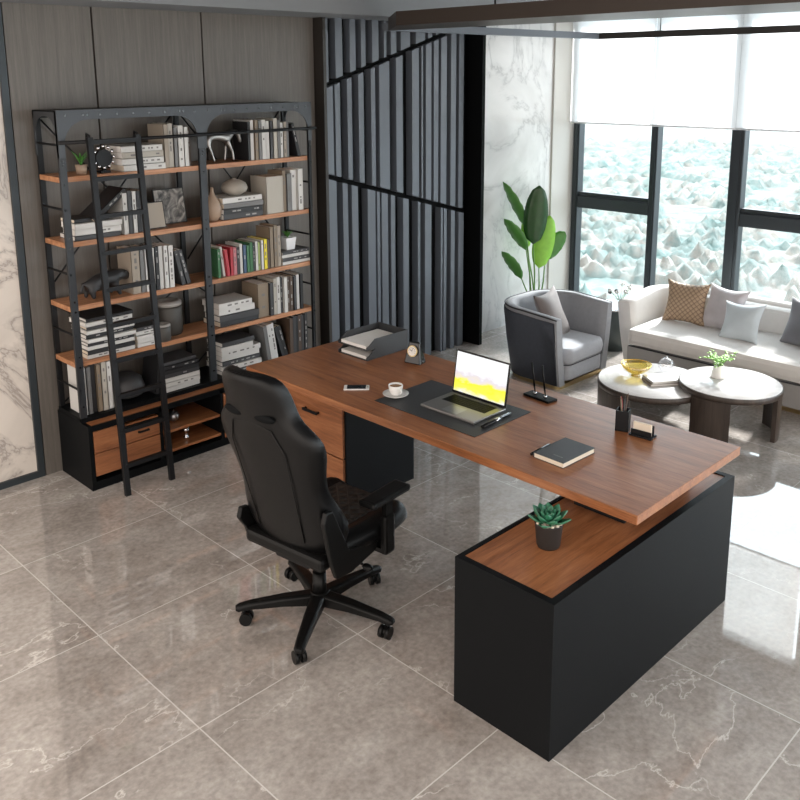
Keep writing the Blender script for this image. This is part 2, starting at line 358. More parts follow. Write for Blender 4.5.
# marble wall and pier by the window
struct(boxo('wall_right', 'marble_right', None, 5.94, 7.24, BY, BY+.1, 0, H), 'light grey marble wall behind the tall plant', 'wall')
struct(boxo('trim_5', 'white_wall', None, 7.24, WX, BY-.02, BY+.1, 0, H), 'off white pier between marble wall and window', 'trim')

# ------------------------------------------------------------------ windows (wall x = WX)
cols = [(5.06, .07), (4.2, .07), (3.40, .12), (2.55, .07), (1.35, .07), (.5, .12), (-.7, .07), (-1.6, .07), (-2.45, .07)]
for i in range(len(cols)-1):
    (ya, wa), (yb, wb) = cols[i], cols[i+1]
    if i == 3: ya = 1.95
    win = thing('window_%d' % (i+1), ['leftmost window bay beside the marble wall with a crossbar', 'tall window bay without crossbar behind the tan cushion', 'window bay at right edge with a crossbar behind sofa'][min(i, 2)] if i < 3 else 'window bay number %s beyond the right edge of the frame' % ['four', 'five', 'six', 'seven', 'eight'][i-3], 'window', (WX, (ya+yb)/2, 0))
    del win['label']; del win['category']; win['kind'] = 'structure'
    ym = (ya+yb)/2
    f = MB()
    f.box(-.03, .07, ya-wa/2-ym, ya+wa/2-ym, 0, H, bev=.008)
    f.box(-.04, -.028, ya-wa/4-ym, ya+wa/8-ym, 0, H)
    if i == len(cols)-2: f.box(-.03, .07, yb-wb/2-ym, yb+wb/2-ym, 0, H, bev=.008)
    f.box(-.03, .07, yb+wb/2-ym, ya-wa/2-ym, 0, .07)
    f.box(-.03, .07, yb+wb/2-ym, ya-wa/2-ym, H-.06, H)
    f.build('window_frame', 'frame_metal', win)
    if i not in (1, 4):
        f = MB(); f.box(-.03, .07, yb+wb/2-ym, ya-wa/2-ym, 1.055, 1.175, bev=.008); f.box(-.01, .05, yb+wb/2-ym, ya-wa/2-ym, 1.175, 1.215, bev=.006)
        f.build('crossbar', 'frame_metal', win)
    boxo('window_pane', 'pane', win, .03, .036, yb+wb/2-ym, ya-wa/2-ym, .07, H-.06)
struct(boxo('trim_6', 'white_wall', None, WX-.03, WX+.1, 1.985, 2.515, 0, H), 'off white pier between two window bays beyond the right edge', 'trim')
# roller blinds, drawn down to z 1.9
for k, (a, b, lab) in enumerate(((4.202, 5.1, 'white sheer roller blind at the left end beside the marble wall'), (3.402, 4.2, 'white sheer roller blind above the middle window bay'), (2.52, 3.40, 'white sheer roller blind above the right window bay'), (.5, 1.98, 'sheer blind beyond right edge, nearer than the others'), (-.7, .48, 'sheer blind over fifth window bay outside the frame'), (-2.45, -.72, 'last sheer blind, farthest outside the frame'))):
    t = thing('roller_blind', lab, 'blind', (WX-.09, 0, 0), 0, 'sheer roller blinds on the window wall')
    mb = MB(); zb = 1.91
    mb.box(-.001, .001, a, b, zb, H-.05); mb.build('blind_fabric', 'blind', t)
    mb = MB(); mb.cyl((0, a, zb), (0, b, zb), .009, n=8); mb.build('hem_bar', 'white_pot', t)
    mb = MB(); mb.cyl((0, a, H-.035), (0, b, H-.035), .03, n=12); mb.build('roller', 'white_pot', t)

# suspended ceiling frame
t = thing('suspended_frame', 'dark rectangular frame hung below the ceiling in front of the window', 'ceiling frame', (4.3, 3.0, 2.69))
def P(*pts): return [(x-4.3, y-3.0) for x, y in pts]
mb = MB(); mb.prism(P((4.05, 4.07), (4.5, 4.6), (4.72, 1.5), (4.6, -1.5), (4.05, -1.5)), 0, .085); mb.build('near_beam', 'brown_metal', t)
mb = MB(); mb.prism(P((4.5, 4.6), (4.5, 4.66), (7.24, 4.66), (7.19, 4.6)), 0, .055); mb.build('back_beam', 'slat', t)
mb = MB(); mb.prism(P((7.24, 4.66), (7.24, -1.5), (7.19, -1.5), (7.19, 4.6)), 0, .055); mb.build('window_side_beam', 'dark_panel', t)
mb = MB()
for y in (3.4, 1.2, -1.): mb.cyl((-.1, y-3, .08), (-.1, y-3, .30), .006, n=6)
for y in (4.0, 1.2, -1.): mb.cyl((2.91, y-3, .05), (2.91, y-3, .30), .004, n=6)
mb.build('hanging_rods', 'black_metal', t)

# ------------------------------------------------------------------ bookcase
BX0, BX1, BXM = 2.13, 3.915, 3.045
FY, RY = 4.77, 5.07
S = [1.842, 1.472, 1.10, .765]
case = thing('bookcase', 'tall black metal and wood bookcase full of books against the wood wall', 'bookcase', (BX0, 4.69, 0))
O = Vector((BX0, 4.69, 0))
def cb(mb, x0, x1, y0, y1, z0, z1, mi=0, bev=0.): mb.box(x0-O.x, x1-O.x, y0-O.y, y1-O.y, z0, z1, mi, bev)
# base cabinet
mb = MB()
cb(mb, BX0, 2.155, 4.69, 5.09, 0, .40); cb(mb, 2.155, BX1, 5.07, 5.09, 0, .40); cb(mb, 2.155, BX1, 4.691, 5.07, 0, .05)
cb(mb, 2.155, BX1, 4.69, 4.698, .365, .40); cb(mb, 2.155, BX1, 4.698, 5.07, .365, .385)
for x in (2.335, 2.585, 3.03, 3.47, 3.905): cb(mb, x, x+.022, 4.69, 5.09, .04, .39)
cb(mb, 2.357, 2.585, 4.69, 4.70, .315, .335)
mb.build('base_cabinet', 'black_board', case)
mb = MB(); cb(mb, 2.155, BX1-.02, 4.70, 5.09, .385, .402); mb.build('base_top', 'walnut_x', case)
def drawer(x0, x1, z0, z1, handle=True):
    mb = MB(); cb(mb, x0, x1, 4.686, 4.72, z0, z1, 0, .003); d = mb.build('drawer', 'walnut_drawer', case)
    if handle:
        xm = (x0+x1)/2-O.x; mb = MB(); mb.box(xm-.035, xm+.035, -.022, -.014, z1-.035, z1-.025).box(xm-.035, xm-.028, -.016, -.003, z1-.035, z1-.025).box(xm+.028, xm+.035, -.016, -.003, z1-.035, z1-.025)
        mb.build('handle', 'black_metal', d)
for (a, b) in ((2.158, 2.333), (2.36, 2.583)):
    top = .362 if a < 2.3 else .312
    drawer(a, b, .228, top, a > 2.3); drawer(a, b, .085, .223, False)
for (a, b) in ((3.055, 3.467), (3.495, 3.902)):
    drawer(a, b, .21, .36); drawer(a, b, .055, .205)
for z in (.075, .205):
    mb = MB(); cb(mb, 2.61, 3.03, 4.70, 5.07, z, z+.016); mb.build('inner_shelf', 'walnut_x', case)
mb = MB(); cb(mb, 2.36, 2.583, 4.70, 5.0, .335, .345); mb.build('inner_shelf', 'walnut_x', case)
# rack
mb = MB(); cb(mb, BX0, BX1, FY-.005, RY, .402, .43); mb.build('rack_plinth', 'black_board', case)
def post(x, w, y0, y1, mat='black_metal'):
    mb = MB(); cb(mb, x-w/2, x+w/2, y0, y1, .40, 2.205)
    if y0 < 4.9:
        for z in (2.19, 2.16, 2.0, 1.98, 1.93, 1.91, 1.8, 1.5, 1.44, 1.13, 1.07, .8, .74, .5):
            mb.cyl((x-O.x, y0-O.y-.002, z), (x-O.x, y0-O.y+.004, z), .006, n=8, mi=1)
    mb.build('post', [mat, 'black_gloss'], case)
for x, w in ((BX0+.02, .04), (BXM, .046), (BX1-.012, .02)):
    post(x, w, FY, FY+.02, 'post_metal' if w > .03 else 'black_metal'); post(x, .03, RY-.02, RY)
def arch(x0, x1, z0, z1, leg, rail, r, y0, y1, name, plane='xz', off=0.):
    n = 8; outer = [(x0, z0), (x0, z1), (x1, z1), (x1, z0)]
    inner = [(x1-leg, z0)]
    cx, cz = x1-leg-r, z1-rail-r
    inner += [(cx+r*math.cos(a), cz+r*math.sin(a)) for a in [PI/2*k/n for k in range(n+1)]]
    cx = x0+leg+r
    inner += [(cx-r*math.sin(a), cz+r*math.cos(a)) for a in [PI/2*k/n for k in range(n+1)]]
    inner += [(x0+leg, z0)]
    mb = MB(); mb.prism(outer+inner, y0, y1, 0, plane)
    if plane == 'xz':
        for k in range(9):
            x = x0+.05+(x1-x0-.1)*k/8
            mb.cyl((x, y0-.002, z1-.03), (x, y0+.004, z1-.03), .006, n=8, mi=1)
            if k in (1, 7): mb.cyl((x+.025, y0-.002, z1-.03), (x+.025, y0+.004, z1-.03), .006, n=8, mi=1)
    mb.build(name, ['grey_metal', 'black_gloss'], case)
arch(0, BXM-O.x, 1.95, 2.21, .035, .055, .14, FY-.008-O.y, FY-.002-O.y, 'arched_top_plate')
arch(BXM-O.x, BX1-O.x, 1.95, 2.21, .03, .055, .14, FY-.008-O.y, FY-.002-O.y, 'arched_top_plate')
for x in (0.0, BX1-O.x-.005):
    arch(FY-O.y, RY-O.y, 1.95, 2.205, .02, .03, .11, x, x+.005, 'side_plate', 'yz')
mb = MB(); cb(mb, BX0, BX1, RY-.015, RY, 2.16, 2.205); cb(mb, BX0, BX1, FY, RY, 2.2, 2.206); mb.build('top_board', 'black_metal', case)
for z in S:
    mb = MB(); cb(mb, BX0+.002, BX1-.002, FY+.0205, RY-.0205, z-.03, z, 0, .002); mb.build('shelf', 'shelf_wood', case)
for z in (2.02, 1.66, 1.29, .93, .6):
    for x in (BX0+.012, BX1-.012): MB().cyl((x-O.x, FY-O.y, z), (x-O.x, RY-O.y, z), .007, n=6).build('side_bar', 'black_metal', case)
mb = MB()
for (a, b) in ((BX0+.04, BXM-.03), (BXM+.03, BX1-.04)):
    for (za, zb) in ((2.15, 1.2), (1.2, 2.15), (1.05, .45), (.45, 1.05)): mb.cyl((a-O.x, RY-.008-O.y, za), (b-O.x, RY-.008-O.y, zb), .006, n=6)
mb.build('cross_braces', 'black_metal', case)
mb = MB(); mb.cyl((-.01, FY-O.y-.04, 2.035), (BX1-O.x+.01, FY-O.y-.04, 2.035), .010, n=10)
for x in (.02, BXM-O.x, BX1-O.x-.02): mb.cyl((x, FY-O.y-.04, 2.035), (x, FY-O.y+.002, 2.035), .008, n=8)
mb.build('ladder_rail', 'black_metal', case)
# library ladder
lad = thing('library_ladder', 'black metal library ladder hooked on the bookcase rail, left bay', 'ladder', (2.40, 4.5, 0))
p0 = Vector((0, 0, 0)); p1 = Vector((-.01, .205, 2.06))
for sx in (-.15, .14):
    mb = MB(); n = Vector((0, p1.z, -p1.y)).normalized()
    a = Vector((sx, 0, 0)); b = Vector((-.118 if sx < 0 else .172, p1.y, p1.z))
    rings = []
    for q in (a, b):
        rings.append([mb.bm.verts.new(q+Vector((dx, dy, 0))) for dx, dy in ((-.016, -.012), (.016, -.012), (.016, .012), (-.016, .012))])
    mb.skin(rings, smooth=False)
    mb.build('side_rail', 'black_metal', lad)
    mb = MB(); mb.tube([b+Vector((0, -.0, -.06)), b+Vector((0, -.0, .01)), b+Vector((0, .03, .018)), b+Vector((0, .035, -.02))], .007); mb.build('hook', 'black_metal', lad)
for k in range(10):
    z = .175+k*.2065; fr = z/p1.z
    xa = -.15+.032*fr; xb = .14+.032*fr
    mb = MB(); mb.box(xa-.004, xb, p1.y*fr-.014, p1.y*fr+.014, z-.012, z+.012); mb.build('rung', 'black_metal', lad)

# ------------------------------------------------------------------ books
rng = random.Random(7)
NUM = ['first', 'second', 'third', 'fourth', 'fifth', 'sixth', 'seventh', 'eighth', 'ninth', 'tenth', 'eleventh', 'twelfth', 'thirteenth', 'fourteenth', 'fifteenth', 'sixteenth']
DARK = ('black', 'charcoal', 'brown', 'blue', 'green', 'red')
def book(th, h, d, col, mark=True):
    """closed book standing, spine facing -y, left bottom front corner at origin"""
    mb = MB(); c = .0025; mark = mark and rng.random() < .75
    mb.box(0, c, 0, d, 0, h, 0); mb.box(th-c, th, 0, d, 0, h, 0); mb.box(0, th, 0, c, 0, h, 0)
    mb.box(c, th-c, c, d-.003, .003, h-.003, 1)
    if mark:
        z = h*rng.uniform(.12, .4); m = th*.36
        while z < h*.88:
            l = rng.uniform(.01, .035)
            if rng.random() < .6: mb.box(m, th-m, -.0006, 0, z, min(z+l, h*.9), 2)
            z += l+rng.uniform(.004, .03)
    return mb, ['b_'+col, 'cream_paper' if rng.random() < .4 else 'paper', 'b_ink_light' if col in DARK else 'b_ink']
def row(x, z, specs, where, y=None, group=None):
    """specs: (thickness, height, colour, lean deg)"""
    y = FY+.035 if y is None else y
    pl_ = 0
    for i, s in enumerate(specs):
        th, h, col = s[:3]; lean = s[3] if len(s) > 3 else 0
        if lean < pl_: x += h*(math.sin(R(-lean))-math.sin(R(-pl_)))
        pl_ = min(lean, 0)
        mb, ms = book(th, h, rng.uniform(.15, .19) if len(s) < 5 else s[4], col)
        o = mb.build('book', ms, None, (x, y+rng.uniform(-.008, .012), z+.0005), (0, R(lean), 0))
        if lean > 0: o.location.z += math.sin(R(lean))*th
        tag(o, '%s upright book, %s from left, %s' % ({'beige': 'beige'}.get(col, col), NUM[i] if i else 'first', where), 'book', group or where)
        x += th/math.cos(R(lean))+.0015 + (s[5] if len(s) > 5 else 0)
    return x
def stack(x, z, specs, where, y=None, group=None):
    """specs bottom to top: (thickness, length, colour)"""
    y = FY+.03 if y is None else y; n = len(specs)
    for i, s in enumerate(specs):
        th, ln, col = s; d = rng.uniform(.17, .21)
        mb, ms = book(th, ln, d, col)
        # lie down: height axis -> +x
        bmesh.ops.transform(mb.bm, matrix=Matrix.Rotation(PI/2, 4, 'Y'), verts=mb.bm.verts)
        o = mb.build('book', ms, None, (x+rng.uniform(-.006, .006), y+rng.uniform(-.008, .008), z+th+.0004), (0, 0, R(rng.uniform(-2, 2))))
        pos = 'at the bottom' if i == 0 else ('on top' if i == n-1 else '%s from bottom' % NUM[i])
        tag(o, '%s book lying flat, %s of %s' % (col, pos, where), 'book', group or where)
        z += th+.0008
    return z
def ups(n, cols, t0, t1, h0, h1): return [(rng.uniform(t0, t1), rng.uniform(h0, h1), cols[i % len(cols)]) for i in range(n)]
s1, s2, s3, s4, s5 = S[0], S[1], S[2], S[3], .43
# left bay
stack(2.52, s1, [(.036, .27, 'white'), (.036, .275, 'white'), (.036, .27, 'cream'), (.036, .27, 'white')], 'the stack beside the round clock, top shelf')
row(2.80, s1, [(.03, .26, 'beige'), (.035, .265, 'cream'), (.025, .24, 'grey'), (.04, .25, 'white'), (.03, .24, 'white'), (.02, .24, 'brown')], 'top shelf row against the centre post')
stack(2.20, s2, [(.028, .28, 'charcoal'), (.034, .28, 'white'), (.034, .285, 'white')], 'the stack under the leaning black book')
row(2.50, s2, [(.032, .245, 'white'), (.03, .255, 'charcoal'), (.028, .25, 'white'), (.022, .25, 'black'), (.03, .25, 'charcoal')], 'second shelf row behind the ladder')
row(2.535, s3, [(.055, .275, 'beige'), (.03, .26, 'grey'), (.034, .27, 'white'), (.03, .265, 'white'), (.026, .27, 'black'), (.03, .268, 'white'), (.03, .268, 'white'), (.035, .265, 'white'), (.03, .23, 'charcoal', -12), (.03, .23, 'charcoal', -14)], 'third shelf row right of bull figurine')
stack(2.22, s4, [(.026, .30, 'white'), (.024, .3, 'black'), (.024, .3, 'white'), (.02, .295, 'black'), (.024, .3, 'white'), (.026, .3, 'black'), (.024, .3, 'white'), (.02, .29, 'charcoal'), (.026, .3, 'white'), (.02, .3, 'black')], 'the tall stack on the fourth shelf')
stack(2.535, s4, [(.024, .15, 'white'), (.024, .15, 'white'), (.024, .15, 'white'), (.024, .15, 'white'), (.022, .15, 'charcoal')], 'the short stack beside the small jar')
row(2.165, s5, [(.03, .29, 'white'), (.028, .29, 'grey'), (.03, .3, 'black'), (.028, .29, 'tan'), (.034, .30, 'cream'), (.03, .295, 'white'), (.03, .29, 'cream')], 'bottom row beside the dark basket')
stack(2.70, s5, [(.03, .26, 'white'), (.03, .26, 'white'), (.028, .26, 'white'), (.028, .26, 'charcoal'), (.026, .25, 'black'), (.026, .25, 'black'), (.024, .24, 'charcoal')], 'the bottom shelf stack left of centre post')
row(2.64, s5, [(.028, .25, 'black', 8)], 'leaning beside the dark basket on the bottom shelf')
# right bay
row(3.41, s1, [(.022, .25, 'black'), (.03, .26, 'white'), (.028, .26, 'tan'), (.026, .255, 'grey'), (.034, .26, 'white'), (.03, .25, 'white'), (.024, .25, 'charcoal'), (.034, .265, 'cream'), (.024, .25, 'grey'), (.03, .235, 'white'), (.024, .24, 'beige'), (.026, .24, 'grey')], 'top shelf row right of horse figurine')
row(3.765, s1, [(.026, .23, 'black', -14)], 'leaning at the right end of the top shelf')
stack(3.20, s2, [(.036, .31, 'charcoal'), (.034, .31, 'black'), (.034, .31, 'grey'), (.036, .31, 'white')], 'the stack under the pebble vase')
row(3.545, s2, [(.14, .25, 'cream'), (.03, .28, 'tan'), (.04, .26, 'grey'), (.05, .28, 'white'), (.045, .285, 'white')], 'second shelf row at the right end')
row(3.135, s3, [(.024, .19, 'green'), (.02, .2, 'white', -6), (.026, .18, 'red', -6), (.024, .19, 'red'), (.026, .185, 'pink'), (.024, .18, 'charcoal'), (.024, .2, 'white'), (.026, .19, 'blue'), (.024, .185, 'green'), (.026, .2, 'green'), (.02, .19, 'charcoal'), (.022, .2, 'white'), (.022, .19, 'lime'), (.022, .2, 'white'), (.028, .205, 'yellow')], 'colourful row on the third shelf')
row(3.53, s3, [(.03, .2, 'brown'), (.03, .28, 'tan'), (.03, .29, 'tan'), (.03, .28, 'beige')], 'brown row left of the white pot')
stack(3.66, s3, [(.022, .25, 'white'), (.026, .25, 'charcoal'), (.022, .24, 'white'), (.022, .24, 'charcoal')], 'the stack under the white pot')
stack(3.13, s4, [(.036, .31, 'black'), (.04, .31, 'charcoal'), (.042, .28, 'white'), (.038, .26, 'white')], 'the fourth shelf stack in the right bay')
row(3.45, s4, [(.09, .235, 'tan'), (.03, .23, 'charcoal'), (.03, .255, 'cream'), (.03, .26, 'white'), (.024, .25, 'charcoal'), (.03, .25, 'white'), (.026, .25, 'brown'), (.028, .25, 'brown'), (.024, .245, 'charcoal'), (.03, .25, 'white'), (.026, .25, 'black')], 'fourth shelf row in the right bay')
stack(3.13, s5, [(.03, .31, 'black'), (.034, .31, 'white'), (.03, .31, 'charcoal'), (.034, .3, 'white'), (.034, .31, 'white'), (.032, .25, 'white'), (.03, .26, 'charcoal')], 'the bottom shelf stack in the right bay')
row(3.47, s5, [(.03, .27, 'grey', -8), (.03, .275, 'white', -8), (.036, .275, 'white', -8), (.028, .25, 'black', -16), (.026, .25, 'black', -16)], 'leaning row at the bottom of the right bay')
row(3.70, s5, [(.03, .28, 'brown'), (.026, .29, 'charcoal'), (.024, .285, 'black'), (.028, .29, 'brown'), (.026, .285, 'charcoal'), (.028, .29, 'charcoal')], 'dark row at the bottom right corner')
# tilted open-faced black book on the left stack
mb, ms = book(.03, .26, .18, 'black'); o = mb.build('book', ms, None, (2.31, FY+.03, s2+.117), (0, R(52), 0)); tag(o, 'black book leaning at a slant against the ladder on the left stack', 'book')
mb, ms = book(.022, .22, .16, 'black'); bmesh.ops.transform(mb.bm, matrix=Matrix.Rotation(PI/2, 4, 'Y'), verts=mb.bm.verts)
o = mb.build('book', ms, None, (2.21, FY+.05, s2+.1215), (0, 0, R(4))); tag(o, 'thin black book lying flat under the slanting black book', 'book')

# ------------------------------------------------------------------ shelf ornaments
def leaf(mb, base, tip, width, bend=.0, mi=0, n=8, cup=.15, up=Vector((0, 0, 1)), side=None, thick=.0015):
    base = Vector(base); tip = Vector(tip); d = tip-base
    s = side if side is not None else d.cross(up)
    if s.length < 1e-5: s = Vector((1, 0, 0))
    s = s.normalized(); nn = s.cross(d).normalized()
    L_ = []; 
    for i in range(n+1):
        f = i/n; w = width*.5*(math.sin(PI*min(1, f*.97+.03))**.7 if 0 < f < 1 else .04)
        c = base+d*f+nn*(bend*d.length*math.sin(PI*f))
        e = nn*cup*w
        L_.append([mb.bm.verts.new(c-s*w+e), mb.bm.verts.new(c), mb.bm.verts.new(c+s*w+e)])
    L2 = [[mb.bm.verts.new(v.co-nn*thick) for v in r] for r in L_]
    for a, b in zip(L_, L_[1:]):
        for k in (0, 1): f = mb.bm.faces.new((a[k], a[k+1], b[k+1], b[k])); f.smooth = True; f.material_index = mi
    for a, b in zip(L2, L2[1:]):
        for k in (0, 1): f = mb.bm.faces.new((b[k], b[k+1], a[k+1], a[k])); f.smooth = True; f.material_index = mi
    for i in range(n):
        for k in (0, 2):
            f = mb.bm.faces.new((L_[i][k], L_[i+1][k], L2[i+1][k], L2[i][k])); f.material_index = mi
def skin_obj(name, verts, edges, rad, mat, parent=None, loc=(0, 0, 0), rz=0, sub=2):
    me = bpy.data.meshes.new(name); me.from_pydata([Vector(v) for v in verts], edges, []); me.materials.append(M[mat])
    o = bpy.data.objects.new(name, me); C.objects.link(o); o.parent = parent; o.location = loc; o.rotation_euler = (0, 0, rz)
    md = o.modifiers.new('k', 'SKIN'); md.use_smooth_shade = True
    for i, v in enumerate(me.skin_vertices[0].data):
        r = rad[i]; v.radius = (r, r) if isinstance(r, (int, float)) else r; v.use_root = (i == 0)
    s = o.modifiers.new('s', 'SUBSURF'); s.levels = s.render_levels = sub
    # bake to plain mesh
    dg = bpy.context.evaluated_depsgraph_get(); ev = o.evaluated_get(dg); nm = bpy.data.meshes.new_from_object(ev)
    o.modifiers.clear(); o.data = nm; nm.name = name
    for p in nm.polygons: p.use_smooth = True
    return o
# small grass plant in pot
t = thing('potted_plant', 'small grassy plant in a tan pot at the left end of the top shelf', 'potted plant', (2.30, FY+.1, s1))
mb = MB(); mb.lathe([(.028, 0), (.034, .055), (.03, .055), (.028, .045)], n=16); mb.build('pot', 'brown_vase', t)
mb = MB()
for k in range(16):
    a = k*2.4; leaf(mb, (0, 0, .045), (.045*math.cos(a), .045*math.sin(a), .1+.04*rng.random()), .014, .1, n=4)
mb.build('foliage', 'green_mid', t)
# round ring clock
t = thing('ring_clock', 'round black shelf clock ringed with silver dots on the top shelf', 'clock', (2.43, FY+.07, s1))
mb = MB(); mb.cyl((0, .0, .085), (0, .02, .085), .05, n=28); mb.box(-.03, .03, -.01, .05, 0, .012); mb.box(-.008, .008, .005, .02, .01, .05); mb.build('clock_body', 'black_metal', t)
mb = MB()
for k in range(12):
    a = k*PI/6; mb.sphere((.062*math.cos(a), .008, .09+.062*math.sin(a)), .011, mi=0, n=8)
mb.build('silver_dots', 'chrome', t)
# picture frames
def picture(x, z, w, h, label, y=FY+.12, blank=False):
    t = thing('picture_frame', label, 'picture frame', (x, y, z), 0)
    mb = MB(); tilt = Matrix.Rotation(R(-10), 4, 'X')
    mb.box(0, w, 0, .012, 0, h, mat=tilt); mb.build('frame', 'black_metal', t)
    mb = MB(); mb.box(.006, w-.006, -.002, 0, .006, h-.006, mat=tilt); mb.build('print', 'print' if not blank else 'b_beige', t)
    mb = MB(); mb.box(w*.45, w*.55, .013+h*.16, .019+h*.16, 0, h*.5); mb.build('easel_back', 'black_metal', t)
picture(2.66, s2, .15, .165, 'small pale framed picture standing in front of the larger framed print', FY+.08, True)
picture(2.80, s2, .215, .225, 'larger dark abstract framed print on the second shelf', FY+.17)
# jars
def jar(x, r, h, label, y):
    t = thing('lidded_jar', label, 'jar', (x, y, s4), 0)
    mb = MB(); mb.lathe([(r*.9, 0), (r, h*.1), (r, h*.8), (r*.9, h*.86)], n=28); mb.build('body', 'taupe_jar', t)
    mb = MB(); mb.lathe([(r*.98, h*.86), (r*.98, h*.95), (r*.8, h), (r*.45, h), (r*.4, h*.97), (.001, h*.97)], n=28); mb.build('lid', 'taupe_cap', t)
jar(2.725, .052, .11, 'small taupe jar in front of the bigger jar', FY+.06); jar(2.84, .085, .22, 'large taupe jar with pale lid, fourth shelf', FY+.17)
# basket
mb = MB(); mb.lathe([(.05, 0), (.1, .02), (.115, .07), (.1, .12), (.06, .15), (.05, .145)], n=24); o = mb.build('woven_basket', 'b_charcoal', None, (2.50, FY+.15, s5)); tag(o, 'round dark basket on the bottom rack shelf', 'basket')
# bottle vase, pebble vase
mb = MB(); mb.lathe([(.03, 0), (.05, .03), (.058, .075), (.048, .12), (.022, .16), (.011, .19), (.009, .215), (.006, .215)], n=28); o = mb.build('bottle_vase', 'brown_vase', None, (3.15, FY+.08, s2)); tag(o, 'brown gourd shaped bottle vase beside the centre post', 'vase')
mb = MB(); mb.lathe([(.04, 0), (.078, .025), (.088, .05), (.075, .08), (.04, .1), (.016, .104), (.014, .112), (.01, .112)], n=28); o = mb.build('pebble_vase', 'stone_vase', None, (3.35, FY+.12, s2+.1436)); tag(o, 'flattened round stone vase on top of a book stack', 'vase')
# white pot
t = thing('potted_plant', 'square white pot with a small green plant on a short book stack', 'potted plant', (3.76, FY+.10, s3+.0955))
mb = MB(); mb.prism([(-.035, -.035), (.035, -.035), (.035, .035), (-.035, .035)], 0, .001)
mb.bm.clear()
a = [mb.bm.verts.new((sx*.034, sy*.034, 0)) for sx, sy in ((-1, -1), (1, -1), (1, 1), (-1, 1))]; b = [mb.bm.verts.new((sx*.044, sy*.044, .085)) for sx, sy in ((-1, -1), (1, -1), (1, 1), (-1, 1))]
mb.skin([a, b], smooth=False); mb.build('pot', 'white_pot', t)
mb = MB()
for k in range(12):
    an = k*2.4; leaf(mb, (0, 0, .083), (.04*math.cos(an), .04*math.sin(an), .115+.02*rng.random()), .02, .1, n=4)
mb.build('foliage', 'green_mid', t)
# horse figurine, facing +x with head lowered
v = [(0, 0, .125), (.05, 0, .128), (.11, 0, .125), (.145, 0, .14), (.17, 0, .15), (.19, 0, .125), (.198, 0, .09),  # body..neck..head
     (-.012, .0, .12), (-.035, 0, .10), (-.045, 0, .06),  # tail
     (.0, .018, .085), (-.012, .02, .045), (-.002, .02, .006), (.0, -.018, .085), (.015, -.02, .045), (.028, -.02, .006),
     (.12, .016, .085), (.118, .018, .045), (.112, .018, .006), (.12, -.016, .085), (.135, -.02, .05), (.14, -.02, .006)]
e = [(0, 1), (1, 2), (2, 3), (3, 4), (4, 5), (5, 6), (0, 7), (7, 8), (8, 9), (0, 10), (10, 11), (11, 12), (0, 13), (13, 14), (14, 15), (2, 16), (16, 17), (17, 18), (2, 19), (19, 20), (20, 21)]
rd = [.024, .024, .025, .018, .013, .013, .008, .008, .007, .004] + [.010, .006, .006]*4
o = skin_obj('horse_figurine', v, e, rd, 'dark_silver', None, (3.135, FY+.09, s1)); o.scale = (1.3, 1.3, 1.3); tag(o, 'silver horse figurine walking with lowered head on the top shelf', 'figurine')
# bull figurine
v = [(0, 0, .085), (.06, 0, .09), (.12, 0, .1), (.16, 0, .105), (.19, 0, .09), (.215, 0, .075), (-.03, 0, .08), (-.045, 0, .04),
     (0, .025, .05), (-.01, .026, .006), (0, -.025, .05), (.01, -.026, .006), (.13, .025, .05), (.125, .026, .006), (.13, -.025, .05), (.15, -.026, .006), (.19, .03, .115), (.19, -.03, .115)]
e = [(0, 1), (1, 2), (2, 3), (3, 4), (4, 5), (0, 6), (6, 7), (0, 8), (8, 9), (0, 10), (10, 11), (2, 12), (12, 13), (2, 14), (14, 15), (4, 16), (4, 17)]
rd = [.034, .036, .042, .03, .022, .014, .008, .005] + [.014, .009]*4 + [.004, .004]
o = skin_obj('bull_figurine', v, e, rd, 'dark_iron', None, (2.29, FY+.1, s3)); o.scale = (1.2, 1.2, 1.25); tag(o, 'dark metal bull figurine on the third shelf behind the ladder', 'figurine')
# apple ornaments in base
mb = MB(); mb.lathe([(.012, 0), (.03, .012), (.036, .035), (.028, .058), (.01, .062), (.004, .054)], n=20); mb.cyl((0, 0, .055), (.004, 0, .078), .003, n=6); o = mb.build('apple_ornament', 'silver', None, (2.76, 4.82, .221)); tag(o, 'silver apple ornament in the open part of the base cabinet', 'ornament')
mb = MB(); mb.lathe([(.02, 0), (.018, .01), (.006, .02), (.02, .045), (.024, .06), (.016, .075), (.01, .075)], n=20); o = mb.build('glass_ornament', 'chrome', None, (2.83, 4.80, .091)); tag(o, 'small shiny goblet ornament on the lowest open shelf', 'ornament')

# ------------------------------------------------------------------ desk
desk = thing('executive_desk', 'large walnut topped desk with black side cabinet and drawer pedestal', 'desk', (3.24, 2.78, 0))
D = Vector((3.24, 2.78, 0))
def db(name, mat, x0, x1, y0, y1, z0, z1, parent=desk, bev=.002): return MB().box(x0-D.x, x1-D.x, y0-D.y, y1-D.y, z0, z1, bev=bev).build(name, mat, parent)
db('tabletop', 'walnut_y', 2.80, 3.685, 1.54, 4.05, .72, .76, bev=.003)
mb = MB()
X0, X1, Y0, Y1, Z1 = 2.285-D.x, 3.67-D.x, 1.55-D.y, 2.0-D.y, .62
mb.box(X0, X1, Y0, Y0+.03, 0, Z1).box(X0, X1, Y1-.02, Y1, 0, Z1).box(X0, X0+.03, Y0+.03, Y1-.02, 0, Z1).box(X1-.03, X1, Y0+.03, Y1-.02, 0, Z1).box(X0+.03, X1-.03, Y0+.03, Y1-.02, .0, Z1-.03)
sc_ = mb.build('side_cabinet', 'black_board', desk)
MB().box(X0+.03, X1-.03, Y0+.03, Y1-.02, Z1-.03, Z1-.004).build('wood_inlay', 'walnut_x', sc_)
db('spacer', 'black_metal', 2.95, 3.5, 1.68, 1.92, .616, .72)
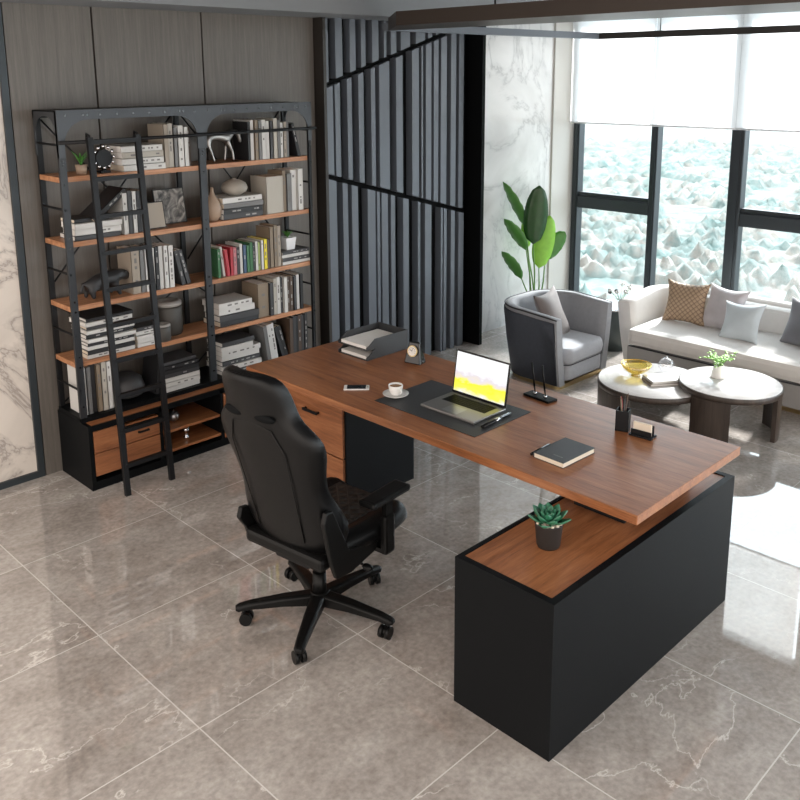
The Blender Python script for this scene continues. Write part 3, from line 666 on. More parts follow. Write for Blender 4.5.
ped = db('drawer_pedestal', 'black_board', 3.035, 3.57, 3.46, 4.02, .0, .72, bev=0)
for (z0, z1) in ((.30, .71), (.03, .29)):
    d = db('drawer', 'walnut_drawer_y', 3.018, 3.036, 3.475, 4.005, z0, z1)
    zc = z1-.19 if z1 > .5 else z1-.06; y = 3.73-D.y; x = 3.018-D.x
    mb = MB(); mb.box(x-.026, x-.018, y-.065, y+.065, zc-.008, zc+.008, bev=.002).box(x-.02, x+.001, y-.062, y-.052, zc-.006, zc+.006).box(x-.02, x+.001, y+.052, y+.062, zc-.006, zc+.006)
    mb.build('handle', 'black_metal', desk).parent = d
Z = .7605
# document tray
t = thing('document_tray', 'two tier black leather paper tray at the far end of the desk', 'paper tray', (3.51, 3.74, Z), R(0))
for lvl, z in (('lower_tray', 0), ('upper_tray', .06)):
    mb = MB(); mb.box(-.17, .17, -.125, .125, z, z+.005)
    for sy in (-1, 1):
        mb.prism([(-.17, z+.005), (.17, z+.005), (.17, z+.06), (-.10, z+.06), (-.155, z+.022), (-.17, z+.02)], sy*.125-(.006 if sy > 0 else 0), sy*.125+(.006 if sy < 0 else 0), 0, 'xz')
    mb.box(.164, .17, -.119, .119, z+.005, z+.06)
    mb.build(lvl, 'mat_leather', t)
for k, z in enumerate((.006, .0665)):
    o = MB().box(-.15, .15, -.108, .108, 0, .018).build('paper_stack', 'paper', None, (3.50, 3.74, Z+z-.0005), (0, 0, 0))
    tag(o, ['stack of white paper in the lower tray', 'stack of white paper in the upper tray'][k], 'paper', 'paper stacks in the document tray')
# desk clock
t = thing('desk_clock', 'black wedge shaped desk clock with round white dial', 'clock', (3.52, 3.40, Z), R(12))
mb = MB(); a = [mb.bm.verts.new((x, y, 0)) for x, y in ((-.035, -.055), (.035, -.055), (.035, .055), (-.035, .055))]; b = [mb.bm.verts.new((x, y, .125)) for x, y in ((-.008, -.035), (.012, -.035), (.012, .035), (-.008, .035))]
mb.skin([a, b], smooth=False); mb.build('body', 'black_gloss', t, mods=[('bev', .006)])
mb = MB(); ax = Vector((-.125, 0, .027)).normalized(); c = Vector((-.024, 0, .075)); mb.cyl(c, c+ax*.006, .032, n=28, mi=0); mb.cyl(c+ax*.006, c+ax*.008, .027, n=28, mi=1)
mb.build('dial', ['brass', 'paper'], t)
mb = MB(); c2 = c+ax*.009
for a in [k*PI/6 for k in range(12)]:
    q = c2+Vector((0, math.cos(a)*.021, math.sin(a)*.021)); mb.sphere(q, .002, n=6)
mb.cyl(c2, c2+Vector((.0, .013, .008)), .0014, n=5); mb.cyl(c2, c2+Vector((0, -.004, .017)), .001, n=5); mb.build('hands', 'black_gloss', t)
# smartphone
t = thing('smartphone', 'white smartphone with black screen lying on the desk', 'smartphone', (2.995, 3.325, Z), R(-45))
MB().box(-.068, .068, -.033, .033, 0, .008, bev=.0035).build('phone_body', 'porcelain', t)
MB().box(-.05, .05, -.03, .03, .0078, .0084).build('screen', 'black_gloss', t)
mb = MB(); mb.cyl((.059, 0, .0075), (.059, 0, .0083), .006, n=14); mb.build('home_button', 'alu', t)
# desk mat
MBm = MB(); MBm.box(2.935, 3.365, 2.455, 3.125, .76, .763); o = MBm.build('desk_mat', 'mat_leather', None, mods=[('bev', .0015)]); 
for v_ in o.data.vertices: v_.co -= Vector((3.15, 2.79, .7598))
o.location = (3.15, 2.79, .7601); tag(o, 'dark grey leather desk mat under the laptop', 'desk mat')
ZM = .7635
# saucer + cup
mb = MB(); mb.lathe([(.001, .004), (.03, .004), (.035, .002), (.045, .006), (.067, .016), (.068, .019), (.045, .010), (.03, .007), (.001, .007)], n=36); o = mb.build('saucer', 'porcelain', None, (3.05, 3.085, ZM)); tag(o, 'white saucer under the coffee cup', 'saucer')
t = thing('coffee_cup', 'white espresso cup full of coffee on its saucer', 'cup', (3.05, 3.085, ZM+.0075))
mb = MB(); mb.lathe([(.001, .0), (.02, 0), (.03, .012), (.036, .035), (.038, .056), (.0355, .056), (.033, .035), (.027, .014), (.001, .008)], n=32); mb.build('cup', 'porcelain', t)
mb = MB(); mb.lathe([(.001, .047), (.034, .047)], n=28, caps=False); mb.build('coffee', 'coffee', t)
mb = MB(); a = R(-100)
mb.tube([(math.cos(a)*(.034+.018*math.sin(PI*f)), math.sin(a)*(.034+.018*math.sin(PI*f)), .045-.03*f) for f in [k/8 for k in range(9)]], .0035); mb.build('handle', 'porcelain', t)
# laptop
t = thing('laptop', 'open silver laptop showing a yellow and white landscape on the desk mat', 'laptop', (3.165, 2.725, ZM), R(0))
MB().box(-.125, .12, -.175, .175, 0, .013, bev=.004).build('laptop_base', 'alu', t)
mb = MB(); mb.box(-.005, .095, -.14, .14, .0128, .0134)
kb = mb.build('keyboard', 'black_plastic', t)
mb = MB()
for i in range(5):
    for j in range(14):
        x = .002+i*.0185; y = -.136+j*.0196; mb.box(x, x+.0155, y, y+.0165, .0134, .0147)
mb.build('keys', 'black_board', kb)
MB().box(-.105, -.025, -.05, .05, .0128, .0133).build('trackpad', 'silver', t)
tl = Matrix.Translation((.118, 0, .012)) @ Matrix.Rotation(R(9), 4, 'Y')
lid = MB().box(-.004, .003, -.175, .175, 0, .228, bev=.002, mat=tl).build('laptop_lid', 'black_gloss', t)
MB().box(-.0048, -.004, -.166, .166, .014, .219, mat=tl).build('screen', 'screen', lid)
# stylus & black pen on mat
o = MB().cyl((0, -.08, .008), (0, .07, .008), .0075, n=10).cyl((0, .07, .008), (0, .085, .008), .0075, .001, n=10).cyl((0, -.01, .008), (0, .012, .008), .0085, n=10, mi=1).build('fountain_pen', ['black_gloss', 'chrome'], None, (3.15, 2.50, ZM), (0, 0, R(-86))); o.scale = (1.35, 1.45, 1.); tag(o, 'black pen with a silver band beside the laptop on the mat', 'pen')
# pen holder with two standing pens
t = thing('pen_stand', 'flat black desk base with holes for two standing pens', 'pen stand', (3.555, 2.54, Z), R(-6))
MB().box(-.035, .035, -.085, .085, 0, .012, bev=.002).build('base_plate', 'black_board', t)
MB().cyl((0, -.035, .012), (0, -.035, .024), .009, n=12).build('socket', 'chrome', t); MB().cyl((0, .035, .012), (0, .035, .024), .009, n=12).build('socket', 'chrome', t)
for dy, lab in ((-.035, 'slim black pen standing in the right socket of the pen base'), (.035, 'slim black pen standing in the left socket of the pen base')):
    c = Vector((3.555, 2.54, Z)) + Matrix.Rotation(R(-6), 3, 'Z') @ Vector((0, dy, .0242))
    o = MB().cyl((0, 0, 0), (0, .006, .03), .003, .005, n=10).cyl((0, .006, .03), (0, .024, .155), .005, .004, n=10).build('pen', 'black_plastic', None, c); tag(o, lab, 'pen', 'pens standing in the pen base')
# pencil cup
t = thing('pencil_cup', 'square black pencil cup near the far right of the desk', 'pencil cup', (3.49, 2.02, Z), R(20))
mb = MB(); mb.box(-.03, .03, -.03, .03, 0, .006)
for s_ in ((-.03, -.026, -.03, .03), (.026, .03, -.03, .03), (-.03, .03, -.03, -.026), (-.03, .03, .026, .03)): mb.box(*s_, 0, .10)
mb.build('cup_body', 'black_metal', t)
for k, (col, cn) in enumerate((('b_black', 'black'), ('b_red', 'red'), ('b_tan', 'tan'), ('b_charcoal', 'dark grey'), ('b_brown', 'brown'))):
    a = k*1.3; o = MB().cyl((0, 0, 0), (.016*math.cos(a), .016*math.sin(a), .13+.008*k), .0036, n=8).cyl((.016*math.cos(a), .016*math.sin(a), .13+.008*k), (.018*math.cos(a), .018*math.sin(a), .142+.008*k), .0036, .001, n=8).build('pencil', col, None, (3.49, 2.02, Z+.007)); tag(o, '%s pencil standing in the square black pencil cup' % cn, 'pencil', 'pencils in the black cup')
# card holder
t = thing('card_holder', 'black business card holder beside the pencil cup', 'card holder', (3.485, 1.915, Z), R(5))
mb = MB(); mb.box(-.03, .035, -.055, .055, 0, .008, bev=.002).box(-.015, -.011, -.05, .05, .008, .03).box(.012, .016, -.05, .05, .008, .055)
mb.build('holder', 'black_metal', t)
o = MB().box(-.006, .006, -.043, .043, 0, .054).build('business_cards', ['cream_paper'], None, (3.486, 1.915, Z+.0085), (0, 0, R(5))); tag(o, 'white business cards standing in the black holder', 'cards')
# notebook + pen
t = thing('notebook', 'black hardcover notebook with cream pages at the front of the desk', 'notebook', (3.06, 2.05, Z), R(-2))
MB().box(-.115, .115, -.08, .08, 0, .0025, bev=.001).box(-.115, .115, -.08, .08, .0225, .025, bev=.001).box(-.115, .115, .076, .08, 0, .025).build('cover', 'mat_leather', t)
MB().box(-.112, .112, -.077, .076, .0025, .0225).build('pages', 'cream_paper', t)
mb = MB()
for k, (a, b) in enumerate(((0, .012), (.014, .018), (.02, .034), (.036, .048))): mb.box(-.075, -.069, -.045+a, -.045+b, .025, .0253)
mb.build('cover_lettering', 'b_grey', t)
o = MB().cyl((-.075, 0, .007), (.06, 0, .007), .006, n=10).cyl((.06, 0, .007), (.078, 0, .007), .006, .001, n=10).build('pen', 'black_gloss', None, (3.03, 2.153, Z), (0, 0, R(2))); tag(o, 'black pen lying along the left side of the notebook', 'pen')
# succulent
t = thing('potted_succulent', 'green succulent in a black pot on the low side cabinet', 'potted plant', (2.60, 1.80, .6165))
mb = MB(); mb.lathe([(.001, 0), (.042, 0), (.046, .01), (.054, .095), (.056, .1), (.050, .1), (.048, .088), (.001, .088)], n=32); mb.build('pot', 'plant_pot', t)
mb = MB()
for k in range(40):
    a = k*2.39996; r = .046*math.sqrt((k+.5)/40); mb.sphere((r*math.cos(a), r*math.sin(a), .094+.004*rng.random()), .0085, (1, 1, .75), n=8)
for k in range(14):
    a = k*2*PI/14; mb.sphere((.047*math.cos(a), .047*math.sin(a), .1), .008, (1, 1, .8), n=8)
mb.build('pebbles', 'pebble', t)
mb = MB(); mb2 = MB()
for k in range(26):
    a = k*2.39996; f = k/25; el = R(18+60*(1-f)); ln = .045+.055*f
    b0 = Vector((0, 0, .098)); tp = b0+Vector((math.cos(a)*math.cos(el), math.sin(a)*math.cos(el), math.sin(el)))*ln
    leaf(mb, b0, tp, .042*(.7+.4*f), -.14, n=6, cup=.45, thick=.004)
mb.build('leaves', 'succulent', t)

# ------------------------------------------------------------------ office chair
ch = thing('gaming_chair', 'black leather high back swivel chair pulled up to the desk', 'chair', (2.20, 2.765, 0), R(7))
def ring(mb, pts): return [mb.bm.verts.new(p) for p in pts]
# backrest
prof = [  # z, halfwidth, thickness, bolster, rounding offset x
 (.44, .19, .05, .00), (.48, .23, .07, .05), (.56, .262, .075, .13), (.64, .25, .07, .15), (.73, .222, .065, .07), (.84, .235, .065, .055), (.93, .268, .065, .07), (1.0, .275, .065, .065),
 (1.04, .245, .065, .05), (1.08, .20, .065, .035), (1.12, .172, .07, .045), (1.19, .165, .07, .05), (1.25, .15, .065, .035), (1.285, .105, .05, .01)]
mb = MB(); rings = []
for z, w_, th, bo in prof:
    x0 = -.125-(z-.44)*.27-.03*max(0, (z-1.0))
    pts = []
    for k in range(9):  # rear side from +y to -y
        u = 1-2*k/8; pts.append((x0-.018*(1-u*u)-0.0+.03*abs(u)**3, u*w_, z))
    pts.append((x0+.03+th*.7+bo*.6, -w_*1.03, z)); 
    for k in range(9):
        u = -1+2*k/8; au = abs(u); b_ = bo*math.exp(-((au-.82)/.17)**2)
        pts.append((x0+th+b_, u*w_*.97, z))
    pts.append((x0+.03+th*.7+bo*.6, w_*1.03, z))
    rings.append(ring(mb, pts))
mb.skin(rings); back = mb.build('backrest', 'leather', ch, mods=[('sub', 1)])
def bx_at(z): return -.125-(z-.44)*.27-.03*max(0, z-1.0)
# belt slots on the back of the head area
for sy in (-1, 1):
    mb = MB(); z = 1.10
    c = Vector((bx_at(z)-.006, sy*.08, z))
    mb.sphere(c, 1, (.014, .062, .02), n=14); mb.build('belt_slot', 'slat_back', back)
mb = MB()
pts = [(bx_at(z)-.0155, -.0+y, z) for y, z in ((-.13, .52), (-.14, .75), (-.15, .95), (-.11, 1.05), (0, 1.07), (.11, 1.05), (.15, .95), (.14, .75), (.13, .52))]
mb.tube([(p[0]+.010*(abs(p[1])/.2)**2*1.0, p[1], p[2]) for p in pts], .0025, n=6); mb.build('seam', 'leather', back)
# seat
mb = MB(); rings = []
for x, w_, zt in ((-.24, .20, .475), (-.22, .235, .50), (-.1, .262, .50), (.05, .27, .498), (.18, .265, .5), (.25, .25, .50), (.285, .23, .48), (.295, .2, .455)):
    pts = []
    for k in range(11):
        u = -1+2*k/10; au = abs(u); pts.append((x, u*w_, zt+.035*math.exp(-((au-.85)/.15)**2)-(.02 if au == 1 else 0)))
    pts += [(x, w_*1.02, zt-.05), (x, w_*.9, .40), (x, 0, .395), (x, -w_*.9, .40), (x, -w_*1.02, zt-.05)]
    rings.append(ring(mb, [(p[0]+.12, p[1], p[2]) for p in pts]))
mb.skin(rings); seat = mb.build('seat', 'leather', ch, mods=[('sub', 1)])
mb = MB(); mb.box(-.02, .37, -.15, .15, .497, .507, bev=.004); mb.build('quilted_insert', 'quilt_black', seat)
# side recline brackets
for sy in (-1, 1):
    up_ = .03 if sy < 0 else -.10
    mb = MB(); y0, y1 = (sy*.262, sy*.238); y0, y1 = min(y0, y1), max(y0, y1)
    mb.prism([(-.02, .37), (.14, .40), (.15, .44), (-.03, .48), (-.125, .66+up_), (-.165, .665+up_), (-.18, .62+up_), (-.14, .46), (-.11, .38)], y0, y1, 0, 'xz'); mb.build('recline_bracket', 'black_plastic', ch, mods=[('bev', .006)])
mb = MB(); mb.box(-.165, -.10, -.225, .225, .415, .475, bev=.018); mb.build('back_cross_bar', 'black_plastic', ch)
mb = MB(); mb.box(-.1, .25, -.09, .11, .355, .40, bev=.01); mb.build('tilt_mechanism', 'black_metal', ch)
mb = MB(); mb.cyl((.08, -.08, .37), (.10, -.22, .335), .006, n=8); mb.sphere((.104, -.24, .328), .018, (1, 1.6, .8), n=10); mb.build('height_lever', 'black_plastic', ch)
for sy in (-1, 1):
    mb = MB(); mb.box(.15, .21, min(sy*.2, sy*.30), max(sy*.2, sy*.30), .385, .405)
    mb.box(.15, .215, sy*.29-.018, sy*.29+.018, .38, .56, bev=.012); mb.box(.16, .205, sy*.29-.012, sy*.29+.012, .55, .64)
    mb.build('arm_post', 'black_plastic', ch)
    mb = MB(); mb.box(.05, .30, sy*.285-.045, sy*.285+.045, .635, .665, bev=.014); mb.build('arm_pad', 'black_plastic', ch)
# gas lift and base
mb = MB(); X_, Y_ = .083, .025; mb.cyl((X_, Y_, .1), (X_, Y_, .22), .033, .03, n=24); mb.cyl((X_, Y_, .22), (X_, Y_, .36), .022, n=20); mb.cyl((X_, Y_, .075), (X_, Y_, .13), .06, .042, n=24); mb.build('gas_lift', 'black_plastic', ch)
for k in range(5):
    a = R(0+72*k)-R(7)
    m4 = Matrix.Translation((X_, Y_, 0)) @ Matrix.Rotation(a, 4, 'Z')
    mb = MB(); rings = []
    for x, w_, z0, z1 in ((.03, .034, .07, .125), (.16, .03, .078, .12), (.31, .024, .075, .105), (.36, .022, .068, .094), (.375, .014, .07, .088)):
        rings.append(ring(mb, [m4 @ Vector(p) for p in ((x, -w_, z0), (x, w_, z0), (x, w_, z1-.008), (x, w_*.6, z1), (x, -w_*.6, z1), (x, -w_, z1-.008))]))
    mb.skin(rings, smooth=False); leg = mb.build('base_leg', 'black_plastic', ch, mods=[('bev', .004)])
    mb = MB(); c = m4 @ Vector((.34, 0, 0)); ca = a+1.1+k*.9
    dx = Vector((math.cos(ca), math.sin(ca), 0)); px = Vector((-dx.y, dx.x, 0))
    for s_ in (-1, 1):
        q = c+dx*.012+px*.016*s_+Vector((0, 0, .0285)); mb.cyl(q-px*.009, q+px*.009, .028, n=20)
    q = c+dx*.012+Vector((0, 0, .03)); mb.cyl(q-px*.012, q+px*.012, .02, n=12); mb.cyl(c+Vector((0, 0, .03)), c+Vector((0, 0, .075)), .008, n=8)
    mb.build('caster', 'black_plastic', leg)

# ------------------------------------------------------------------ cushions
def cushion(name, label, mat, size, th, loc, rot, group=None, edge='piping', corner=.12):
    mb = MB(); n = 14; top = []; bot = []
    for i in range(n+1):
        rt = []; rb = []
        for j in range(n+1):
            u = -1+2*i/n; v = -1+2*j/n
            # pinched sides, pulled corners
            px = u*(1-.15*(1-v*v)*abs(u)); py = v*(1-.15*(1-u*u)*abs(v))
            h = th*.5*((1-u**4)*(1-v**4))**.55*(.85+.15*math.cos(3*u+2*v))
            rt.append(mb.bm.verts.new((px*size/2, py*size/2, h+.002))); rb.append(mb.bm.verts.new((px*size/2, py*size/2, -h-.002)))
        top.append(rt); bot.append(rb)
    for A, fl in ((top, 0), (bot, 1)):
        for i in range(n):
            for j in range(n):
                q = (A[i][j], A[i+1][j], A[i+1][j+1], A[i][j+1]); f = mb.bm.faces.new(q if not fl else q[::-1]); f.smooth = True
    per = [(i, 0) for i in range(n)]+[(n, j) for j in range(n)]+[(i, n) for i in range(n, 0, -1)]+[(0, j) for j in range(n, 0, -1)]
    for a, b in zip(per, per[1:]+per[:1]):
        mb.bm.faces.new((top[a[0]][a[1]], bot[a[0]][a[1]], bot[b[0]][b[1]], top[b[0]][b[1]]))
    o = mb.build(name, mat, None, loc, rot); tag(o, label, 'cushion', group); return o

# ------------------------------------------------------------------ armchair (opens towards -y)
ac = thing('armchair', 'grey curved tub armchair with dark navy outer panel beside the plant', 'armchair', (5.75, 4.02, 0))
def tub(mb, path, zb, zt, th, flare, mi=0, n_in=0):
    """wall following a path of (x, y, nx, ny, topz) with outward flare"""
    rings = []
    for x, y, nx, ny, tz in path:
        p = Vector((x, y, 0)); n_ = Vector((nx, ny, 0)).normalized()
        f = flare
        rings.append(ring(mb, [p+n_*0+Vector((0, 0, zb)), p+n_*(f*.6)+Vector((0, 0, (zb+tz)/2)), p+n_*f+Vector((0, 0, tz-.02)), p+n_*(f-.012)+Vector((0, 0, tz)),
                               p+n_*(f-th+.012)+Vector((0, 0, tz)), p+n_*(f-th)+Vector((0, 0, tz-.02)), p+n_*(f*.6-th)+Vector((0, 0, (zb+tz)/2)), p-n_*th+Vector((0, 0, zb))]))
    mb.skin(rings, mi)
def upath(hw, y0, y1, r, tz_front, tz_back, n=10):
    pts = [(-hw, y0, -1, 0, tz_front)]
    for k in range(1, 4): f = k/4; pts.append((-hw, y0+(y1-r-y0)*f, -1, 0, tz_front+(tz_back-tz_front)*f))
    for k in range(n+1):
        a = PI-PI/2*k/n; pts.append((-hw+r+r*math.cos(a), y1-r+r*math.sin(a), math.cos(a), math.sin(a), tz_back))
    for k in range(n+1):
        a = PI/2-PI/2*k/n; pts.append((hw-r+r*math.cos(a), y1-r+r*math.sin(a), math.cos(a), math.sin(a), tz_back))
    for k in range(3, 0, -1): f = k/4; pts.append((hw, y0+(y1-r-y0)*f, 1, 0, tz_front+(tz_back-tz_front)*f))
    pts.append((hw, y0, 1, 0, tz_front))
    return pts
mb = MB(); tub(mb, upath(.325, -.32, .26, .24, .575, .60), .03, 0, .07, .065); mb.build('shell', 'grey_fabric', ac)
mb = MB(); tub(mb, [(x*1.022, (y+.0)*1.022 if y > -.2 else -.30, nx, ny, tz-.035) for x, y, nx, ny, tz in upath(.327, -.30, .262, .242, .575, .60)][:-1], .035, 0, .012, .067); mb.build('outer_panel', 'navy_fabric', ac)
mb = MB(); mb.tube([(x+nx*.067, y+ny*.067, tz-.004) for x, y, nx, ny, tz in upath(.325, -.32, .26, .24, .575, .60)], .006, n=6); mb.build('piping', 'piping', ac)
def rrect(hx, y0, y1, rf, rb, n=6):
    pts = []
    for cx, cy, r, a0 in ((hx-rf, y0+rf, rf, -PI/2), (hx-rb, y1-rb, rb, 0), (-hx+rb, y1-rb, rb, PI/2), (-hx+rf, y0+rf, rf, PI)):
        for k in range(n+1): a = a0+PI/2*k/n; pts.append((cx+r*math.cos(a), cy+r*math.sin(a)))
    return pts
def slab(mb, poly, z0, z1, bul=.0, inset=.02, dome=.0):
    c = Vector((sum(p[0] for p in poly)/len(poly), sum(p[1] for p in poly)/len(poly), 0))
    rings = []
    for s_, z in ((inset, z0), (0, z0+(z1-z0)*.2), (-bul, (z0+z1)/2), (0, z1-(z1-z0)*.2), (inset, z1-(z1-z0)*.03), (inset*2.5, z1)):
        rg = []
        for p in poly:
            v_ = Vector((p[0], p[1], 0))-c; l = v_.length; rg.append(mb.bm.verts.new(c+v_*((l-s_)/l)+Vector((0, 0, z))))
        rings.append(rg)
    top = [mb.bm.verts.new(c+(v_.co-c-Vector((0, 0, v_.co.z)))*.5+Vector((0, 0, z1+dome))) for v_ in rings[-1]]
    rings.append(top); mb.skin(rings)
mb = MB(); slab(mb, rrect(.252, -.35, .19, .06, .17), .19, .315, .006, .012, .015); mb.build('seat_cushion', 'seat_fabric', ac)
mb = MB(); slab(mb, rrect(.256, -.335, .19, .06, .17), .06, .188, 0, .004); mb.build('seat_base', 'seat_fabric', ac)
mb = MB(); mb.tube([(p[0]*1.005, p[1], .188) for p in rrect(.256, -.345, .19, .06, .17)]+[(rrect(.256, -.345, .19, .06, .17)[0][0], -.345, .188)], .004, n=6); mb.build('seat_piping', 'piping', ac)
mb = MB(); mb.prism(rrect(.315, -.31, .25, .05, .22), 0, .035); mb.build('plinth', 'brass', ac)
cushion('throw_cushion', 'taupe square cushion with a seam on the grey armchair', 'taupe_cushion', .42, .12, (5.69, 3.97, .50), (R(68), 0, R(14)))

# ------------------------------------------------------------------ sofa (front towards -x)
so = thing('sofa', 'long cream sofa with curved arm in front of the window', 'sofa', (6.62, 2.5, 0))
YA, YB = 1.17, -1.4  # local ends
def sofa_path(n=10):
    r = .25; xb = .38; xf = -.32; p = []
    p.append((xf, YA, 0, 1, .55))
    for k in range(1, 4): f = k/4; p.append((xf+(xb-r-xf)*f, YA, 0, 1, .55+.035*f))
    for k in range(n+1): a = PI/2-PI/2*k/n; p.append((xb-r+r*math.cos(a), YA-r+r*math.sin(a), math.cos(a), math.sin(a), .585))
    for k in range(1, 8): p.append((xb, YA-r+(YB+r-YA+r)*k/8, 1, 0, .585))
    for k in range(n+1): a = -PI/2*k/n; p.append((xb-r+r*math.cos(a), YB+r+r*math.sin(a), math.cos(a), math.sin(a), .585))
    for k in range(3, -1, -1): f = k/4; p.append((xf+(xb-r-xf)*f, YB, 0, -1, .55+.035*f))
    return p
mb = MB(); tub(mb, sofa_path(), .05, 0, .11, .08); mb.build('shell', 'sofa_fabric', so)
mb = MB(); mb.box(.2, .33, YB+.16, YA-.16, .36, .57, bev=.03); mb.build('back_cushion', 'sofa_fabric', so)
def rect_y(x0, x1, y0, y1, r=.06, n=5):
    pts = []
    for cx, cy, a0 in ((x1-r, y0+r, -PI/2), (x1-r, y1-r, 0), (x0+r, y1-r, PI/2), (x0+r, y0+r, PI)):
        for k in range(n+1): a = a0+PI/2*k/n; pts.append((cx+r*math.cos(a), cy+r*math.sin(a)))
    return pts
mb = MB(); mb.box(-.46, .28, YB+.10, YA-.10, .235, .375, bev=.045); mb.build('seat_cushion', 'sofa_fabric', so)
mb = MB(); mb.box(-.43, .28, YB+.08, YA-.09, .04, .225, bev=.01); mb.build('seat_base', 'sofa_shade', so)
mb = MB(); mb.tube([(-.455, YB+.1, .232), (-.455, YA-.12, .232)], .006, n=6); mb.build('seat_piping', 'piping', so)
mb = MB(); mb.box(-.40, .36, YB+.1, YA-.1, 0, .045); mb.build('plinth', 'brass', so)
def sc(label, mat, y, size, th, lean, x=6.70, yaw=0, z=None, roll=0):
    zz = .375+size*.48*math.cos(R(lean)) if z is None else z
    cushion('throw_cushion', label, mat, size, th, (x, y, zz), (0, R(-90+lean), 0) if not yaw else Matrix.Rotation(R(yaw), 3, 'Z').to_4x4() @ Matrix.Rotation(R(-90+lean), 4, 'Y') @ Matrix.Rotation(R(roll), 4, 'Z'), 'throw cushions on the sofa')
def cush(label, mat, loc, size, th, lean, yaw, roll=0):
    m_ = Matrix.Rotation(R(yaw), 4, 'Z') @ Matrix.Rotation(R(-90+lean), 4, 'Y') @ Matrix.Rotation(R(roll), 4, 'Z')
    cushion('throw_cushion', label, mat, size, th, loc, m_.to_euler(), 'throw cushions on the sofa')
cush('tan quilted cushion leaning at the left end of the sofa', 'quilt_tan', (6.66, 3.33, .535), .36, .11, 18, 8)
cush('pale grey cushion leaning behind the light blue one', 'cloud_cushion', (6.69, 3.02, .53), .38, .11, 20, -14)
cush('light blue cushion lying in front of the pale grey one', 'ice_cushion', (6.53, 2.80, .50), .33, .10, 30, -6, 6)
cush('slate grey cushion right of the empty sofa back', 'slate_cushion', (6.67, 2.36, .53), .38, .11, 20, -14)
cush('slate grey cushion cut off by the right edge of the picture', 'slate_cushion', (6.50, 2.14, .50), .33, .10, 26, -14)

# ------------------------------------------------------------------ end table with flowers, tall plant
t = thing('side_table', 'dark grey green drum table between armchair and sofa', 'side table', (6.72, 4.08, 0))
mb = MB(); mb.lathe([(.21, 0), (.195, .2), (.185, .355)], n=40); mb.build('drum', 'green_side', t)
mb = MB(); mb.lathe([(.19, .355), (.19, .37)], n=40); mb.build('rim', 'chrome', t)
t = thing('flower_vase', 'small glass vase of white blossoms and black berries on the drum table', 'vase', (6.72, 3.98, .371))
mb = MB(); mb.lathe([(.03, 0), (.04, .03), (.022, .07), (.028, .08)], n=18, caps=False); mb.build('vase', 'clear_glass', t)
mb = MB(); mbb = MB(); mbw = MB()
for k in range(9):
    a = k*2.4; tp = Vector((.09*math.cos(a), .09*math.sin(a), .12+.03*(k % 3))); mb.tube([(0, 0, .01), (tp.x*.4, tp.y*.4, .09), tp], .0015, n=5)
    if k % 3 == 0: mbb.sphere(tp, .018, n=10)
    else:
        for q in range(5): mbw.sphere(tp+Vector((rng.uniform(-.015, .015), rng.uniform(-.015, .015), rng.uniform(-.01, .01))), .009, n=8)
mb.build('stems', 'stem', t); mbb.build('berries', 'black_gloss', t); mbw.build('blossoms', 'porcelain', t)

pl = thing('tall_plant', 'tall green bird of paradise plant behind the grey armchair', 'potted plant', (6.55, 4.78, 0))
mb = MB(); mb.lathe([(.14, 0), (.18, .3), (.19, .32), (.17, .32), (.165, .28), (.001, .28)], n=32); mb.build('pot', 'white_pot', pl)
sd = Vector((.707, -.707, 0)); fw = Vector((.707, .707, 0))
def lf(st, b, tip, w_, bend, mat, depth=0., turn=0.):
    B = sd*b[0]+fw*depth+Vector((0, 0, b[1])); T = sd*tip[0]+fw*(depth*1.5)+Vector((0, 0, tip[1]))
    base = sd*st+Vector((0, 0, .28))
    mb = MB(); mb.tube([base, base*.5+B*.5+sd*.01, B], [.008, .007, .005], n=8); mb.build('stem', 'stem', pl)
    mb = MB(); side = (T-B).cross(fw if turn == 0 else (fw*math.cos(turn)+sd*math.sin(turn)))
    n = 12; d = T-B; s_ = side.normalized(); nn = s_.cross(d).normalized()
    rows = []
    for i in range(n+1):
        f = i/n; ww = w_*.5*(max(.03, math.sin(PI*(f**.9)))**(.45 if turn == 0 else .6) if 0 < f < 1 else .05)
        c = B+d*f+Vector((0, 0, -1))*(bend*d.length*f*f)+s_*0
        wob = .006*math.sin(i*2.3)
        rows.append([mb.bm.verts.new(c+s_*ww*q+nn*(abs(q)*ww*.28+wob*q)) for q in (-1, -.5, 0, .5, 1)])
    for a_, b_ in zip(rows, rows[1:]):
        for k in range(4): f_ = mb.bm.faces.new((a_[k], a_[k+1], b_[k+1], b_[k])); f_.smooth = True
    o = mb.build('leaf', mat, pl); sm = o.modifiers.new('t', 'SOLIDIFY'); sm.thickness = .003
lf(-.03, (-.09, 1.0), (-.31, 1.45), .13, .05, 'green_mid', .02, .9)
lf(0., (-.03, .86), (.01, 1.40), .22, .0, 'green_dark', -.05)
lf(-.02, (-.09, .80), (-.30, 1.12), .14, .06, 'green_mid', -.03, .8)
lf(-.04, (-.12, .52), (-.31, .82), .12, .1, 'green_mid', .0, .7)
lf(.03, (.04, .62), (.13, 1.12), .20, .02, 'green_light', .02)
lf(.05, (.10, .70), (.28, .97), .16, .05, 'green_mid', .05)
lf(.01, (-.07, .80), (-.08, 1.12), .10, 0, 'green_light', .06)

